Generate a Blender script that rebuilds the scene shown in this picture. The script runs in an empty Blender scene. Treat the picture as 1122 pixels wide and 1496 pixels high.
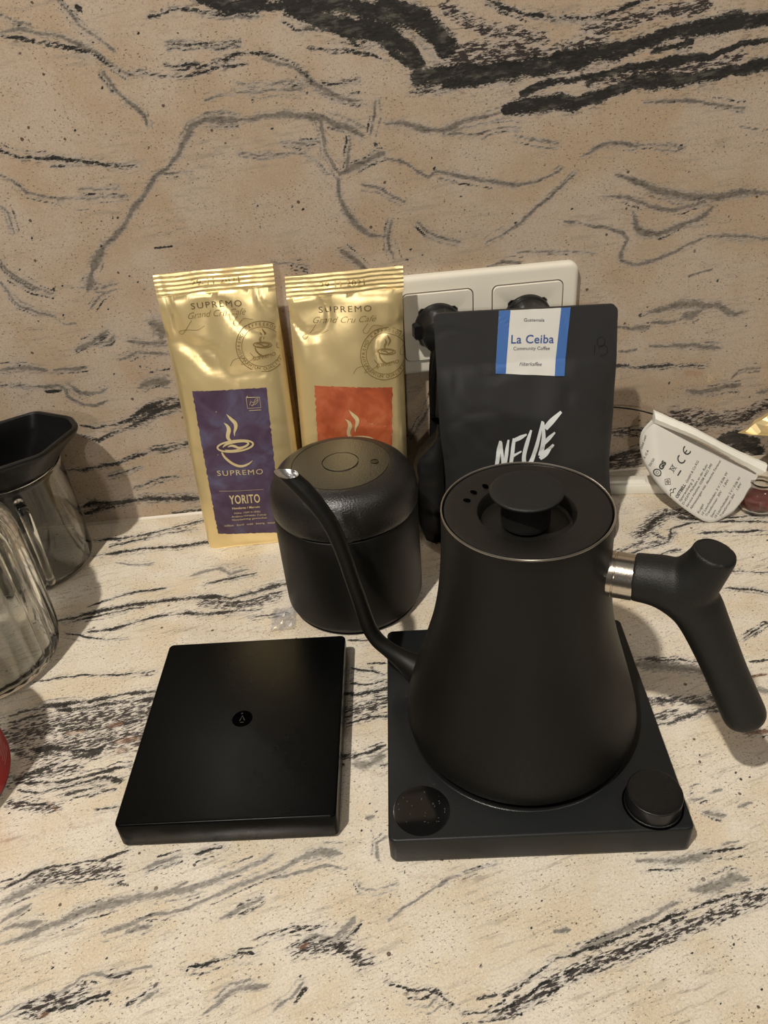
import bpy, bmesh, math, random
import numpy as np
from mathutils import Vector, Matrix, noise as mnoise
random.seed(7)
S = 0.001                      # all sizes below are millimetres
COL = bpy.context.scene.collection
scene = bpy.context.scene
PI = math.pi

# ------------------------------------------------------------------ camera
cam_d = bpy.data.cameras.new('camera')
cam = bpy.data.objects.new('camera', cam_d)
COL.objects.link(cam)
R_, U_, F_ = Vector((0.994747, -0.073091, -0.071661)), Vector((0.100475, 0.563463, 0.820009)), Vector((0.019557, 0.822902, -0.567847))
cam.matrix_world = Matrix(((R_.x, U_.x, -F_.x, 0), (R_.y, U_.y, -F_.y, 0), (R_.z, U_.z, -F_.z, 0.396518), (0, 0, 0, 1)))
cam_d.sensor_fit = 'HORIZONTAL'
cam_d.sensor_width = 36.0
cam_d.lens = 1145.557 * 36.0 / 1122
cam_d.clip_start = 0.01
scene.camera = cam

# ------------------------------------------------------------------ light
scene.view_settings.view_transform = 'Standard'
scene.view_settings.look = 'None'
scene.view_settings.gamma = 1.0
scene.view_settings.use_curve_mapping = False
scene.view_settings.exposure = 0.0
world = bpy.data.worlds.new('world')
scene.world = world
world.use_nodes = True
bg = world.node_tree.nodes['Background']
bg.inputs[0].default_value = (1.0, 0.90, 0.78, 1)
bg.inputs[1].default_value = 0.05

def add_light(name, kind, loc, energy, color, **kw):
    d = bpy.data.lights.new(name, kind)
    d.energy = energy
    d.color = color
    for k, v in kw.items():
        setattr(d, k, v)
    o = bpy.data.objects.new(name, d)
    o.location = [c * S for c in loc]
    COL.objects.link(o)
    return o

def aim(o, target):
    v = Vector([c * S for c in target]) - o.location
    o.rotation_euler = v.to_track_quat('-Z', 'Y').to_euler()

WARM = (1.0, 0.93, 0.82)
key = add_light('ceiling_spot', 'AREA', (-480, -300, 1620), 28.5, WARM, shape='DISK', size=0.05)
aim(key, (60, 420, 0))
spot2 = add_light('ceiling_spot', 'AREA', (900, -250, 1620), 3.0, WARM, shape='DISK', size=0.06)
aim(spot2, (100, 450, 0))
lamp3 = add_light('room_lamp', 'AREA', (-420, -3500, 1585), 26.0, WARM, shape='DISK', size=0.16)
aim(lamp3, (60, 500, 60))
fill = add_light('ceiling_bounce', 'AREA', (0, -250, 1640), 2.0, (1.0, 0.92, 0.81), shape='RECTANGLE', size=2.6, size_y=1.8)

# ------------------------------------------------------------------ materials
def new_mat(name):
    m = bpy.data.materials.new(name)
    m.use_nodes = True
    nt = m.node_tree
    return m, nt, nt.nodes['Principled BSDF']

def node(nt, kind, **kw):
    n = nt.nodes.new(kind)
    for k, v in kw.items():
        setattr(n, k, v)
    return n

def setin(n, **kw):
    for k, v in kw.items():
        n.inputs[k.replace('_', ' ')].default_value = v

def simple(name, col, rough=0.5, metal=0.0, bump=0.0, bscale=400.0, var=0.0, spec=0.5, coat=0.0, **extra):
    """plain colour with procedural grain: fine bump and a slight roughness / colour variation"""
    m, nt, p = new_mat(name)
    p.inputs['Base Color'].default_value = (*col, 1)
    p.inputs['Metallic'].default_value = metal
    p.inputs['Specular IOR Level'].default_value = spec
    p.inputs['Coat Weight'].default_value = coat
    tc = node(nt, 'ShaderNodeTexCoord')
    nz = node(nt, 'ShaderNodeTexNoise')
    setin(nz, Scale=bscale, Detail=3.0)
    nt.links.new(tc.outputs['Object'], nz.inputs['Vector'])
    n2 = node(nt, 'ShaderNodeTexNoise')
    setin(n2, Scale=28.0, Detail=4.0)
    nt.links.new(tc.outputs['Object'], n2.inputs['Vector'])
    mr = node(nt, 'ShaderNodeMapRange')
    setin(mr, To_Min=rough - 0.06, To_Max=rough + 0.06)
    nt.links.new(n2.outputs['Fac'], mr.inputs['Value'])
    nt.links.new(mr.outputs['Result'], p.inputs['Roughness'])
    if var:
        mx = node(nt, 'ShaderNodeMix', data_type='RGBA')
        mx.inputs['A'].default_value = (*[c * (1 - var) for c in col], 1)
        mx.inputs['B'].default_value = (*[min(1, c * (1 + var)) for c in col], 1)
        nt.links.new(n2.outputs['Fac'], mx.inputs['Factor'])
        nt.links.new(mx.outputs['Result'], p.inputs['Base Color'])
    if bump:
        b = node(nt, 'ShaderNodeBump')
        setin(b, Strength=bump, Distance=0.0004)
        nt.links.new(nz.outputs['Fac'], b.inputs['Height'])
        nt.links.new(b.outputs['Normal'], p.inputs['Normal'])
    for k, v in extra.items():
        p.inputs[k.replace('_', ' ')].default_value = v
    return m

def granite(name, planar, lightc, darkc, streak_rot):
    """polished granite: vein layout comes from the 'veins' attribute, everything fine from noise"""
    m, nt, p = new_mat(name)
    L = nt.links.new
    tc = node(nt, 'ShaderNodeTexCoord')
    mp = node(nt, 'ShaderNodeMapping')
    mp.inputs['Rotation'].default_value = streak_rot
    L(tc.outputs['Object'], mp.inputs['Vector'])
    def nz(scale, det=3.0, rough=0.55, vec=None, stretch=None):
        n = node(nt, 'ShaderNodeTexNoise')
        setin(n, Scale=scale, Detail=det, Roughness=rough)
        v = vec or mp.outputs['Vector']
        if stretch:
            q = node(nt, 'ShaderNodeMapping')
            q.inputs['Scale'].default_value = stretch
            L(v, q.inputs['Vector'])
            v = q.outputs['Vector']
        L(v, n.inputs['Vector'])
        return n.outputs['Fac']
    def math_(op, a, b=None, c=None):
        n = node(nt, 'ShaderNodeMath', operation=op)
        for i, v in enumerate((a, b, c)):
            if v is None: continue
            if isinstance(v, (int, float)): n.inputs[i].default_value = v
            else: L(v, n.inputs[i])
        return n.outputs[0]
    def step(v, a, b):
        n = node(nt, 'ShaderNodeMapRange', interpolation_type='SMOOTHSTEP')
        setin(n, From_Min=a, From_Max=b)
        L(v, n.inputs['Value'])
        return n.outputs['Result']
    def mix(f, a, b):
        n = node(nt, 'ShaderNodeMix', data_type='RGBA')
        if isinstance(f, float): n.inputs['Factor'].default_value = f
        else: L(f, n.inputs['Factor'])
        for k, v in (('A', a), ('B', b)):
            if isinstance(v, tuple): n.inputs[k].default_value = (*v, 1)
            else: L(v, n.inputs[k])
        return n.outputs['Result']
    st = (0.22, 1, 0.22) if planar == 'top' else (0.22, 1, 1)
    st = (0.25, 1.0, 1.0)
    at = node(nt, 'ShaderNodeAttribute', attribute_name='veins')
    sep = node(nt, 'ShaderNodeSeparateColor')
    L(at.outputs['Color'], sep.inputs[0])
    G, K, D, W = sep.outputs[0], sep.outputs[1], sep.outputs[2], at.outputs['Alpha']
    # ground: mottled beige
    base = mix(step(nz(26, 4), .35, .68), lightc, tuple(c * k for c, k in zip(lightc, (.90, .83, .72))))
    base = mix(math_('MULTIPLY', step(nz(800, 5, .68), .49, .63), .42), base, tuple(c * .55 for c in lightc))
    base = mix(math_('MULTIPLY', step(nz(900, 2, .5), .58, .68), .40), base, tuple(min(.95, c * 1.28) for c in lightc))
    # faint flowing streaks
    base = mix(math_('MULTIPLY', math_('MULTIPLY', step(nz(300, 5, .72, stretch=(.13, 1, 1)), .52, .66), step(nz(14, 2), .35, .62)), .60), base, (.26, .225, .185))
    base = mix(math_('MULTIPLY', step(nz(1300, 2, .6), .56, .66), .35), base, tuple(c * .42 for c in lightc))
    # fine dark grains
    gr = step(nz(900, 2, .5, stretch=(.55, 1, 1)), .62, .67)
    grm = math_('MULTIPLY', gr, step(nz(45, 4, .6, stretch=(.4, 1, 1)), .36, .54))
    base = mix(math_('MULTIPLY', grm, .75), base, (.06, .042, .033))
    # scattered garnet-brown specks
    vo = node(nt, 'ShaderNodeTexVoronoi')
    setin(vo, Scale=140.0)
    L(mp.outputs['Vector'], vo.inputs['Vector'])
    sv = node(nt, 'ShaderNodeSeparateColor')
    L(vo.outputs['Color'], sv.inputs[0])
    rad = math_('MULTIPLY', step(sv.outputs[0], .80, 1.0), .17)
    dd = math_('ADD', vo.outputs['Distance'], math_('MULTIPLY', math_('SUBTRACT', nz(500, 2), .5), .16))
    spk = math_('MULTIPLY', math_('LESS_THAN', dd, rad), .85)
    base = mix(spk, base, (.055, .030, .022))
    # greyer, paler stone around the veins
    halo = step(math_('ADD', math_('ADD', G, math_('MULTIPLY', K, 1.1)), math_('ADD', math_('MULTIPLY', D, .8), math_('MULTIPLY', math_('SUBTRACT', nz(200, 5, .7, stretch=(.3, 1, 1)), .5), 1.2))), .12, .75)
    gl = sum(lightc) / 3
    base = mix(math_('MULTIPLY', halo, .55), base, (gl * .93, gl * .88, gl * .81))
    hg = math_('MULTIPLY', step(nz(800, 4, .65, stretch=(.35, 1, 1)), .50, .60), halo)
    base = mix(math_('MULTIPLY', hg, .5), base, (.16, .14, .125))
    # soft grey-brown veins
    n1 = math_('ADD', math_('MULTIPLY', math_('SUBTRACT', nz(850, 5, .75, stretch=(.42, 1, 1)), .5), 2.2), math_('MULTIPLY', math_('SUBTRACT', nz(90, 3, .6, stretch=(.5, 1, 1)), .5), .9))
    gm = step(math_('MULTIPLY', math_('ADD', G, n1), step(G, .04, .30)), .22, .80)
    gcol = mix(step(nz(330, 3), .40, .62), darkc, tuple(c * .55 for c in darkc))
    base = mix(math_('MULTIPLY', gm, .84), base, gcol)
    # dense speckled zones
    n3 = nz(720, 5, .70, stretch=(.25, 1, 1))
    dm = step(math_('ADD', n3, math_('MULTIPLY', D, .16)), .575, .66)
    dm = math_('MULTIPLY', dm, step(D, .06, .5))
    base = mix(math_('MULTIPLY', step(D, .1, .8), .45), base, tuple(c * k for c, k in zip(lightc, (.93, .95, 1.02))))
    base = mix(math_('MULTIPLY', dm, .96), base, (.030, .024, .023))
    # black veins, broken up into crystals
    n2 = math_('ADD', math_('MULTIPLY', math_('SUBTRACT', nz(950, 5, .74, stretch=(.38, 1, 1)), .5), 2.6), math_('MULTIPLY', math_('SUBTRACT', nz(110, 3, .6, stretch=(.4, 1, 1)), .5), 1.1))
    km = step(math_('MULTIPLY', math_('ADD', K, n2), step(K, .05, .30)), .28, .56)
    kcol = mix(step(nz(260, 5, .7, stretch=(.3, 1, 1)), .50, .70), (.020, .019, .018), (.085, .082, .068))
    base = mix(math_('MULTIPLY', km, .97), base, kcol)
    # rusty patches (alpha channel holds red+orange)
    wm = math_('MULTIPLY', step(math_('ADD', W, math_('SUBTRACT', nz(300, 3), .5)), .35, .8), .38)
    base = mix(wm, base, (.33, .17, .10))
    L(base, p.inputs['Base Color'])
    p.inputs['Roughness'].default_value = 0.05
    rr = node(nt, 'ShaderNodeMapRange')
    setin(rr, To_Min=.10, To_Max=.26)
    L(nz(60, 3), rr.inputs['Value'])
    L(rr.outputs['Result'], p.inputs['Roughness'])
    b = node(nt, 'ShaderNodeBump')
    setin(b, Strength=.12, Distance=.0003)
    L(nz(500, 3), b.inputs['Height'])
    L(b.outputs['Normal'], p.inputs['Normal'])
    return m

M = {}
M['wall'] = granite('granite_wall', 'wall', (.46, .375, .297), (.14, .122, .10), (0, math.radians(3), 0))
M['top'] = granite('granite_top', 'top', (.715, .65, .55), (.20, .185, .16), (0, 0, math.radians(-14)))
M['silicone'] = simple('joint_silicone', (.47, .40, .31), .4, var=.1)
M['blackmatte'] = simple('matte_black_powder_coat', (.0058, .0054, .0046), .46, bump=.25, bscale=2500, spec=0.24)
M['blacklid'] = simple('matte_black_lid', (.007, .0064, .0056), .42, bump=.55, bscale=1500, spec=0.4)
M['blackbase'] = simple('black_base_plastic', (.0085, .0095, .0100), .42, bump=.2, bscale=1800, spec=0.3)
M['blackhandle'] = simple('black_handle_plastic', (.0085, .0085, .0078), .52, bump=.5, bscale=1400, spec=0.35)
M['blacksatin'] = simple('black_satin_plastic', (.006, .006, .006), .30, bump=.2, bscale=1500, spec=0.35)
M['scale_top'] = simple('scale_top_black', (.0016, .0019, .0020), .26, bump=.1, bscale=1200, spec=0.08)
M['scale_side'] = simple('scale_side_black', (.006, .006, .0055), .26, bump=.2, bscale=900, spec=0.3)
M['glossblack'] = simple('gloss_black', (.004, .004, .004), .10)
M['deepblack'] = simple('black_void', (.001, .001, .001), .9, spec=0.0)
M['rim'] = simple('rim_bare_edge', (.42, .38, .33), .30, metal=.9)
M['steel'] = simple('brushed_steel', (.62, .57, .50), .20, metal=1.0, bump=.1, bscale=900)
M['steel_in'] = simple('steel_inner', (.55, .55, .55), .28, metal=1.0, bump=.6, bscale=350)
M['cord'] = simple('cord_rubber', (.006, .006, .006), .28)
M['white'] = simple('socket_white_plastic', (.70, .66, .565), .22, var=.03)
M['whitebox'] = simple('white_box_plastic', (.80, .77, .68), .25, var=.03)
M['metalpin'] = simple('contact_metal', (.6, .55, .45), .3, metal=1)
M['gap'] = simple('shadow_gap_plastic', (.10, .08, .06), .6)
WALL_VEINS='''
g2.1 -203.1,381.4 -190.1,381.2 -178.1,378.0 -165.5,376.3 -154.2,369.7 -144.9,363.2 -137.7,356.8 -129.1,351.8
k1.0 -203.9,379.2 -191.7,376.4 -177.2,373.8 -162.9,370.4 -150.9,365.6 -141.9,357.9 -134.2,353.3
k1.0 -129.1,351.8 -116.7,350.8 -106.0,348.3 -92.5,347.3 -78.6,348.6 -64.5,351.1 -50.8,351.2
k1.2 -104.4,355.0 -91.1,353.9 -77.9,352.1 -68.4,354.1 -56.6,357.1 -45.2,357.4 -32.1,354.5 -21.4,349.7 -14.5,343.1 -9.2,337.4
g2.9 -39.0,353.8 -28.3,349.0 -19.6,346.3 -11.3,338.8 -0.6,331.8 10.4,325.5 24.3,322.3
g1.0 -59.5,340.6 -43.5,339.8 -27.5,338.9 -16.2,337.2
g1.0 -81.7,333.0 -69.9,334.1 -53.5,335.2 -35.0,335.0 -16.7,333.1
g1.9 -145.2,354.2 -139.0,343.7 -132.1,335.0 -126.1,327.4 -124.3,319.6
g1.1 -161.9,395.2 -155.6,387.5 -151.3,379.7 -144.3,373.5 -135.5,365.2
g1.2 -199.8,390.8 -192.9,385.8 -183.0,382.9
k2.7 -151.3,391.5 -149.6,388.5
k1.1 -109.1,382.1 -97.9,383.2 -86.8,384.2 -74.0,382.5 -61.2,380.4 -45.9,379.7 -37.3,378.3
b3.3 -75.0,388.1 -62.3,386.1 -49.3,385.5 -34.0,385.1
b2.9 -58.3,383.9 -41.1,381.9 -23.6,381.3 -14.5,383.6
b7.7 -17.1,380.1 -6.7,375.6 3.9,370.7 14.7,367.2 28.0,365.4 41.7,361.3
b5.2 -14.5,383.3 7.2,380.5 24.6,377.0 42.7,374.9 60.0,372.1
k1.0 -24.7,373.9 -14.3,368.6 -1.0,367.2 14.4,364.1 27.8,362.4 38.8,358.8
k0.8 -9.0,357.4 4.4,355.6 20.1,353.2 31.3,350.3 40.6,345.6
k1.2 -2.4,336.1 11.5,335.8 23.2,336.9
k1.7 13.2,329.5 22.4,328.3
k0.8 -99.6,366.3 -84.2,365.1 -66.5,364.1 -53.0,364.6
g2.8 22.4,301.0 13.4,307.4 -0.3,313.7 -14.1,317.0 -32.6,319.8 -46.9,318.8 -61.2,318.3 -72.4,320.9 -84.2,320.6 -94.5,316.3 -99.9,309.0 -107.4,300.8 -116.4,292.7 -127.4,286.8 -137.3,276.1 -146.8,267.6 -157.1,256.5 -166.3,250.0 -175.7,243.4 -182.3,233.9 -190.8,221.9 -195.0,214.4
g4.2 -74.8,320.7 -63.5,318.5 -84.5,319.3
g4.0 22.5,301.8 11.0,308.0 -0.4,312.4
g4.6 -176.3,241.0 -182.3,233.9 -187.4,226.7
g4.8 -190.6,224.4 -192.2,218.9 -196.1,212.4
g1.9 -5.0,314.1 -4.9,294.4 1.1,282.6 4.1,277.7
g3.7 4.1,277.7 13.3,281.5 23.5,285.2 36.6,290.0
g1.9 12.8,301.8 12.0,293.0 9.4,281.9
g1.4 32.4,323.8 31.6,313.2 27.4,302.7
g3.0 2.8,275.5 1.6,263.9 5.4,251.5 12.0,241.1 21.6,232.7 32.4,231.7
g4.2 0.1,224.5 9.7,215.9 19.3,204.5
g1.4 19.6,269.4 34.7,264.3 48.7,254.9
k1.8 -226.9,313.2 -214.5,308.2 -196.5,305.3 -178.4,302.5 -160.3,299.1 -149.0,296.8 -137.3,295.8
g1.4 -232.1,298.1 -224.3,293.0 -217.5,284.6 -209.0,281.1 -195.1,278.9 -176.1,277.2 -159.3,276.2 -149.4,276.7
g0.7 -181.4,284.2 -167.3,282.5 -153.1,281.2
g1.1 -35.3,301.4 -23.4,300.8 -8.9,300.9
g0.9 -64.6,298.5 -50.6,296.0 -33.9,294.6 -19.6,292.9 -10.6,287.2 -4.2,278.4
g1.3 -119.8,288.4 -107.4,289.6 -100.1,289.9
g1.0 -239.1,278.1 -235.0,273.1 -235.9,258.8
g1.7 -252.2,240.5 -249.8,232.7 -242.2,225.2 -231.7,217.9
g1.0 -52.4,220.7 -39.7,218.5 -27.1,214.7
k1.4 -187.9,270.3 -178.2,269.9
k1.0 -138.9,238.5 -126.3,238.3
b9.0 63.2,335.0 86.5,333.1 109.9,333.3 133.4,334.4 156.8,336.6 180.2,338.0 198.9,339.4
b7.0 180.2,338.0 198.9,339.4 217.1,344.0 233.1,346.8 249.2,348.7 267.8,349.3 286.3,349.8 300.9,349.5
b10.3 42.8,375.7 56.0,372.4 66.9,367.1 75.7,358.7 82.3,351.6
b8.3 41.9,363.2 54.5,354.1 64.0,343.8
b4.1 47.3,349.1 58.4,342.3
d8.7 82.2,348.4 100.7,348.2 123.8,345.2 142.5,342.5
d6.9 82.9,373.4 96.3,364.9 109.9,358.1 128.3,354.7 146.8,350.6
k1.9 109.8,375.2 121.1,370.6 137.1,365.6 155.5,361.6 173.9,360.2 189.8,361.7 205.4,365.5 218.9,367.2
d7.3 179.0,352.8 201.8,356.2 220.0,358.7 238.2,360.4 256.3,362.1
d8.0 86.3,344.1 114.1,339.9 151.4,341.9 188.4,346.2
b3.4 136.2,319.6 152.7,324.6 171.7,324.3 190.6,327.0 209.3,329.6 228.4,329.0 247.0,331.6 266.1,331.4 284.1,336.9 303.2,338.6
b6.1 124.5,309.9 138.9,310.9 158.1,311.5 172.7,310.3 187.0,312.6 201.1,316.5 215.2,319.6 234.4,319.4 253.8,318.7 270.3,320.7 286.9,322.3 306.2,324.1
b2.1 222.6,337.6 238.8,339.5 250.4,340.7
d6.8 180.9,323.2 214.1,324.7 247.4,326.3 285.2,328.7
k1.3 55.7,326.1 74.5,324.6 91.1,329.5 110.0,329.2
g2.6 37.9,308.4 52.2,306.4 66.4,301.7 77.0,300.8 93.1,305.2 110.0,305.9 122.1,308.0
g1.1 78.5,299.4 93.0,297.3 107.6,296.1 119.8,298.6 134.4,298.3
g0.9 129.7,292.0 147.0,288.3 162.0,285.3
g2.1 36.3,286.4 50.8,282.0 57.9,276.8 67.6,269.9 72.7,274.1 87.6,270.0 100.1,266.6 115.2,262.5 130.4,259.7 145.6,260.8 160.6,265.6 165.5,267.5
g2.4 180.1,274.2 189.8,279.3 199.4,283.0 209.6,280.8 219.8,279.0
g1.5 221.5,306.4 236.1,306.5 253.6,304.2 271.1,301.5 294.0,297.5
g1.1 293.9,285.1 315.2,281.1
g2.1 175.9,262.9 166.1,256.6 156.4,247.8 143.8,239.1 136.2,232.3 125.9,225.7 110.3,219.5
g4.2 206.6,260.2 222.7,253.1 238.9,246.8 255.2,241.5 271.4,237.6 287.1,237.7 302.6,238.8 324.5,236.9
g2.4 197.7,245.6 213.5,243.2 229.6,237.9 246.1,231.4 262.0,231.0 277.2,234.6
g4.0 222.5,232.1 226.4,220.6 231.7,215.5 243.1,213.9 258.5,218.7 273.9,222.4 283.3,229.1
g2.3 170.3,229.2 189.0,225.0 205.0,222.6 216.1,217.4 219.3,212.0 215.0,201.9 215.7,195.5 226.9,191.7 240.4,193.1 253.4,197.3 268.7,203.8 281.5,207.8 297.7,207.9 314.2,205.9 331.9,201.6
g0.9 134.2,209.5 152.9,209.3 174.3,207.3 196.0,203.7
g1.5 58.6,239.4 66.0,231.2 78.9,224.9 89.3,222.9
g2.1 110.3,201.1 123.7,203.6 137.1,201.3
g2.6 38.4,243.7 34.8,229.0 38.9,213.1
g1.5 272.4,179.2 291.1,182.9
g0.9 214.3,279.1 235.0,277.3 254.9,275.2
g1.5 -257.9,224.1 -255.3,219.7 -253.8,212.1 -250.0,206.4 -243.1,201.9 -236.2,197.4 -226.3,193.7
g1.7 -248.2,228.4 -243.2,223.7 -236.5,218.9 -229.2,216.1 -220.6,212.1
g1.0 -207.3,215.0 -197.6,214.6
g1.0 -191.1,213.5 -182.8,213.7 -172.6,214.9
g1.2 -184.9,209.7 -190.4,204.9 -196.3,199.0
g0.8 -222.0,188.9 -211.1,187.8
g2.6 -217.6,165.7 -209.0,169.4 -199.3,173.0 -189.0,179.4
g2.1 -200.4,169.1 -191.4,170.5 -186.0,174.5
g3.6 -281.8,155.4 -273.0,155.6 -262.8,155.2 -253.5,153.6 -245.0,150.9
g1.8 -240.4,151.6 -229.2,150.4 -214.5,150.1
k1.2 -286.0,143.2 -277.5,142.3 -264.7,140.9
g2.2 -262.5,139.5 -252.3,138.4 -240.5,137.1 -236.7,134.9 -236.1,127.4 -231.6,121.9 -226.8,118.9 -216.6,117.1 -205.0,120.3
g2.5 -231.5,137.4 -228.2,133.4 -224.9,129.3 -216.4,127.8 -207.2,128.6 -201.9,131.8
g2.3 -187.0,154.3 -179.4,155.9 -171.1,158.6 -161.5,157.6 -148.8,155.7
g2.9 -176.2,168.4 -168.7,168.2 -158.0,165.4 -147.5,166.0
g6.9 -155.5,182.2 -148.6,179.8 -147.0,175.1 -150.0,169.2
g5.4 -177.3,129.2 -170.3,132.7 -161.1,133.6 -151.0,131.3
k3.0 -221.4,95.8 -203.4,98.4 -193.7,100.5 -184.4,105.3 -173.9,110.6 -163.9,114.6 -151.8,115.2 -125.6,114.9
k3.1 -193.3,95.3 -181.3,99.2 -169.6,105.0 -160.6,109.1 -151.4,109.4 -126.9,108.6
d8.4 -186.1,101.0 -170.2,107.0 -149.0,112.3
k0.9 -165.4,141.3 -149.9,143.3
g5.3 241.2,149.5 249.4,152.2 259.3,154.1 268.7,154.9 279.0,154.4 290.7,151.6 300.8,152.3 310.5,145.5 316.8,142.6 322.3,143.8
g5.6 271.9,144.7 280.3,145.6 288.4,148.3
g1.5 247.7,143.0 258.2,140.8 266.7,141.1 275.0,143.2
g2.3 206.1,144.3 219.4,141.1 231.1,138.8 240.7,139.0 246.3,140.2
g1.3 221.6,119.3 236.1,119.6
g2.7 248.7,120.8 263.9,119.8 276.8,119.1 284.3,119.6 293.6,116.2 309.9,113.3
k1.9 209.2,108.2 222.8,106.7 234.8,104.2 252.6,103.0 269.3,101.9 282.6,99.9 299.3,99.4
g4.7 286.1,76.3 297.3,74.4 309.4,74.5 319.4,76.0 333.3,76.5
g1.3 329.4,90.5 336.2,92.3 348.5,91.1
g2.2 324.5,84.6 329.7,89.2
g2.7 350.1,68.1 359.8,68.4
d11.3 290.0,50.4 305.9,47.3 321.7,45.5 337.3,45.2 350.8,49.2 363.0,53.3
d9.3 277.5,55.9 295.4,43.6 320.9,39.4 345.3,42.2
d5.8 224.3,41.8 237.3,41.7 250.2,42.4 259.8,45.5
k2.1 224.6,38.3 239.0,37.3 251.1,35.3
k4.6 211.3,11.8 222.6,13.4 234.2,17.2 244.0,19.7 252.7,21.6
d10.8 218.1,6.6 235.0,9.8 249.2,13.3
k4.5 222.1,4.7 235.3,6.8 250.0,5.9 255.8,5.9
k2.2 324.3,27.0 335.2,29.3 344.1,29.1
b9.7 328.8,23.0 345.4,22.5 358.5,16.7
b7.9 341.2,14.4 357.5,12.5 365.5,4.3
k2.3 -234.5,100.5 -221.4,95.8
k1.5 -234.6,92.0 -222.4,84.0 -211.0,89.3 -195.1,94.8 -177.2,99.4 -156.4,104.8
k2.3 -253.8,58.8 -242.5,56.8 -224.2,60.2 -209.1,61.3 -193.0,66.3 -179.9,68.9 -156.6,72.4 -133.3,76.6
k1.0 -225.1,48.4 -209.4,50.8 -193.3,55.2
k1.0 -205.9,33.9 -192.3,37.3 -181.8,40.4 -163.5,41.1
k4.4 -255.3,20.7 -241.6,23.5 -227.2,20.2 -211.7,20.6 -195.9,22.4 -175.9,18.5 -145.4,16.3
g2.9 -255.5,20.0 -227.6,18.8 -196.1,21.7 -145.6,15.6
k3.5 -255.2,12.4 -243.8,15.5 -228.1,16.6
k1.9 -177.5,2.9 -165.6,3.0 -148.0,3.8
g1.9 43.4,56.6 59.5,81.8 69.2,106.6
k2.2 41.1,14.1 66.4,18.5
r2.3 -195.3,368.3 -195.2,368.1
r6.2 284.8,93.3 295.3,90.9
x1.3 -195.3,368.3
x1.8 -147.7,345.2
x1.9 -126.0,306.8
x1.4 -120.5,305.9
x1.4 -39.7,310.5
x0.9 -67.5,358.8
x0.9 -116.4,374.1
x1.4 -198.2,276.9
x1.7 -159.5,262.5
x1.0 -162.9,262.8
x1.5 -224.0,254.3
x2.5 -176.4,244.5
x2.0 -32.6,258.8
x1.5 -25.4,256.2
x1.8 -156.5,214.9
x1.0 -58.6,262.1
x0.9 -172.8,321.5
x1.8 -50.7,330.0
x1.9 -13.7,331.2
x2.3 -220.7,289.5
x1.9 -199.5,280.2
x3.4 30.7,295.8
x2.2 -85.5,365.6
x2.6 132.1,232.2
x2.6 52.5,220.7
x2.1 48.4,212.8
x1.6 61.2,215.2
x1.5 91.4,255.5
x2.0 72.8,275.5
x1.3 261.8,256.4
x1.6 296.7,222.4
x1.7 284.1,198.7
x2.2 273.5,197.5
x1.5 284.3,271.3
x1.4 208.8,194.0
x1.0 94.6,228.6
x1.0 175.0,238.3
x1.0 311.5,262.0
x1.0 242.9,271.1
x2.0 -219.5,215.7
x1.8 -212.9,217.2
x1.6 -184.4,196.1
x1.3 -226.8,158.5
x1.6 -216.9,164.5
x1.6 -265.4,157.2
x1.6 -264.7,140.9
x1.4 -189.2,122.4
x2.2 -171.3,146.8
x1.6 -166.6,145.7
x1.5 -153.3,208.8
x1.5 -219.5,195.2
x1.1 -194.3,143.2
x3.5 236.7,149.4
x2.3 225.4,144.1
x2.4 270.3,85.8
x2.3 296.8,172.5
x1.4 311.4,174.4
x1.8 327.5,131.5
x1.2 335.5,120.4
x1.2 279.1,70.5
x1.5 232.2,107.0
x1.8 293.4,98.7
x2.3 272.5,178.7
x1.6 344.7,64.7
x1.6 311.4,55.5
x1.9 348.5,41.9
x1.0 243.2,305.1
x1.0 -240.0,231.7
x1.7 -149.5,388.8
x1.9 22.0,328.8'''
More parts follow.
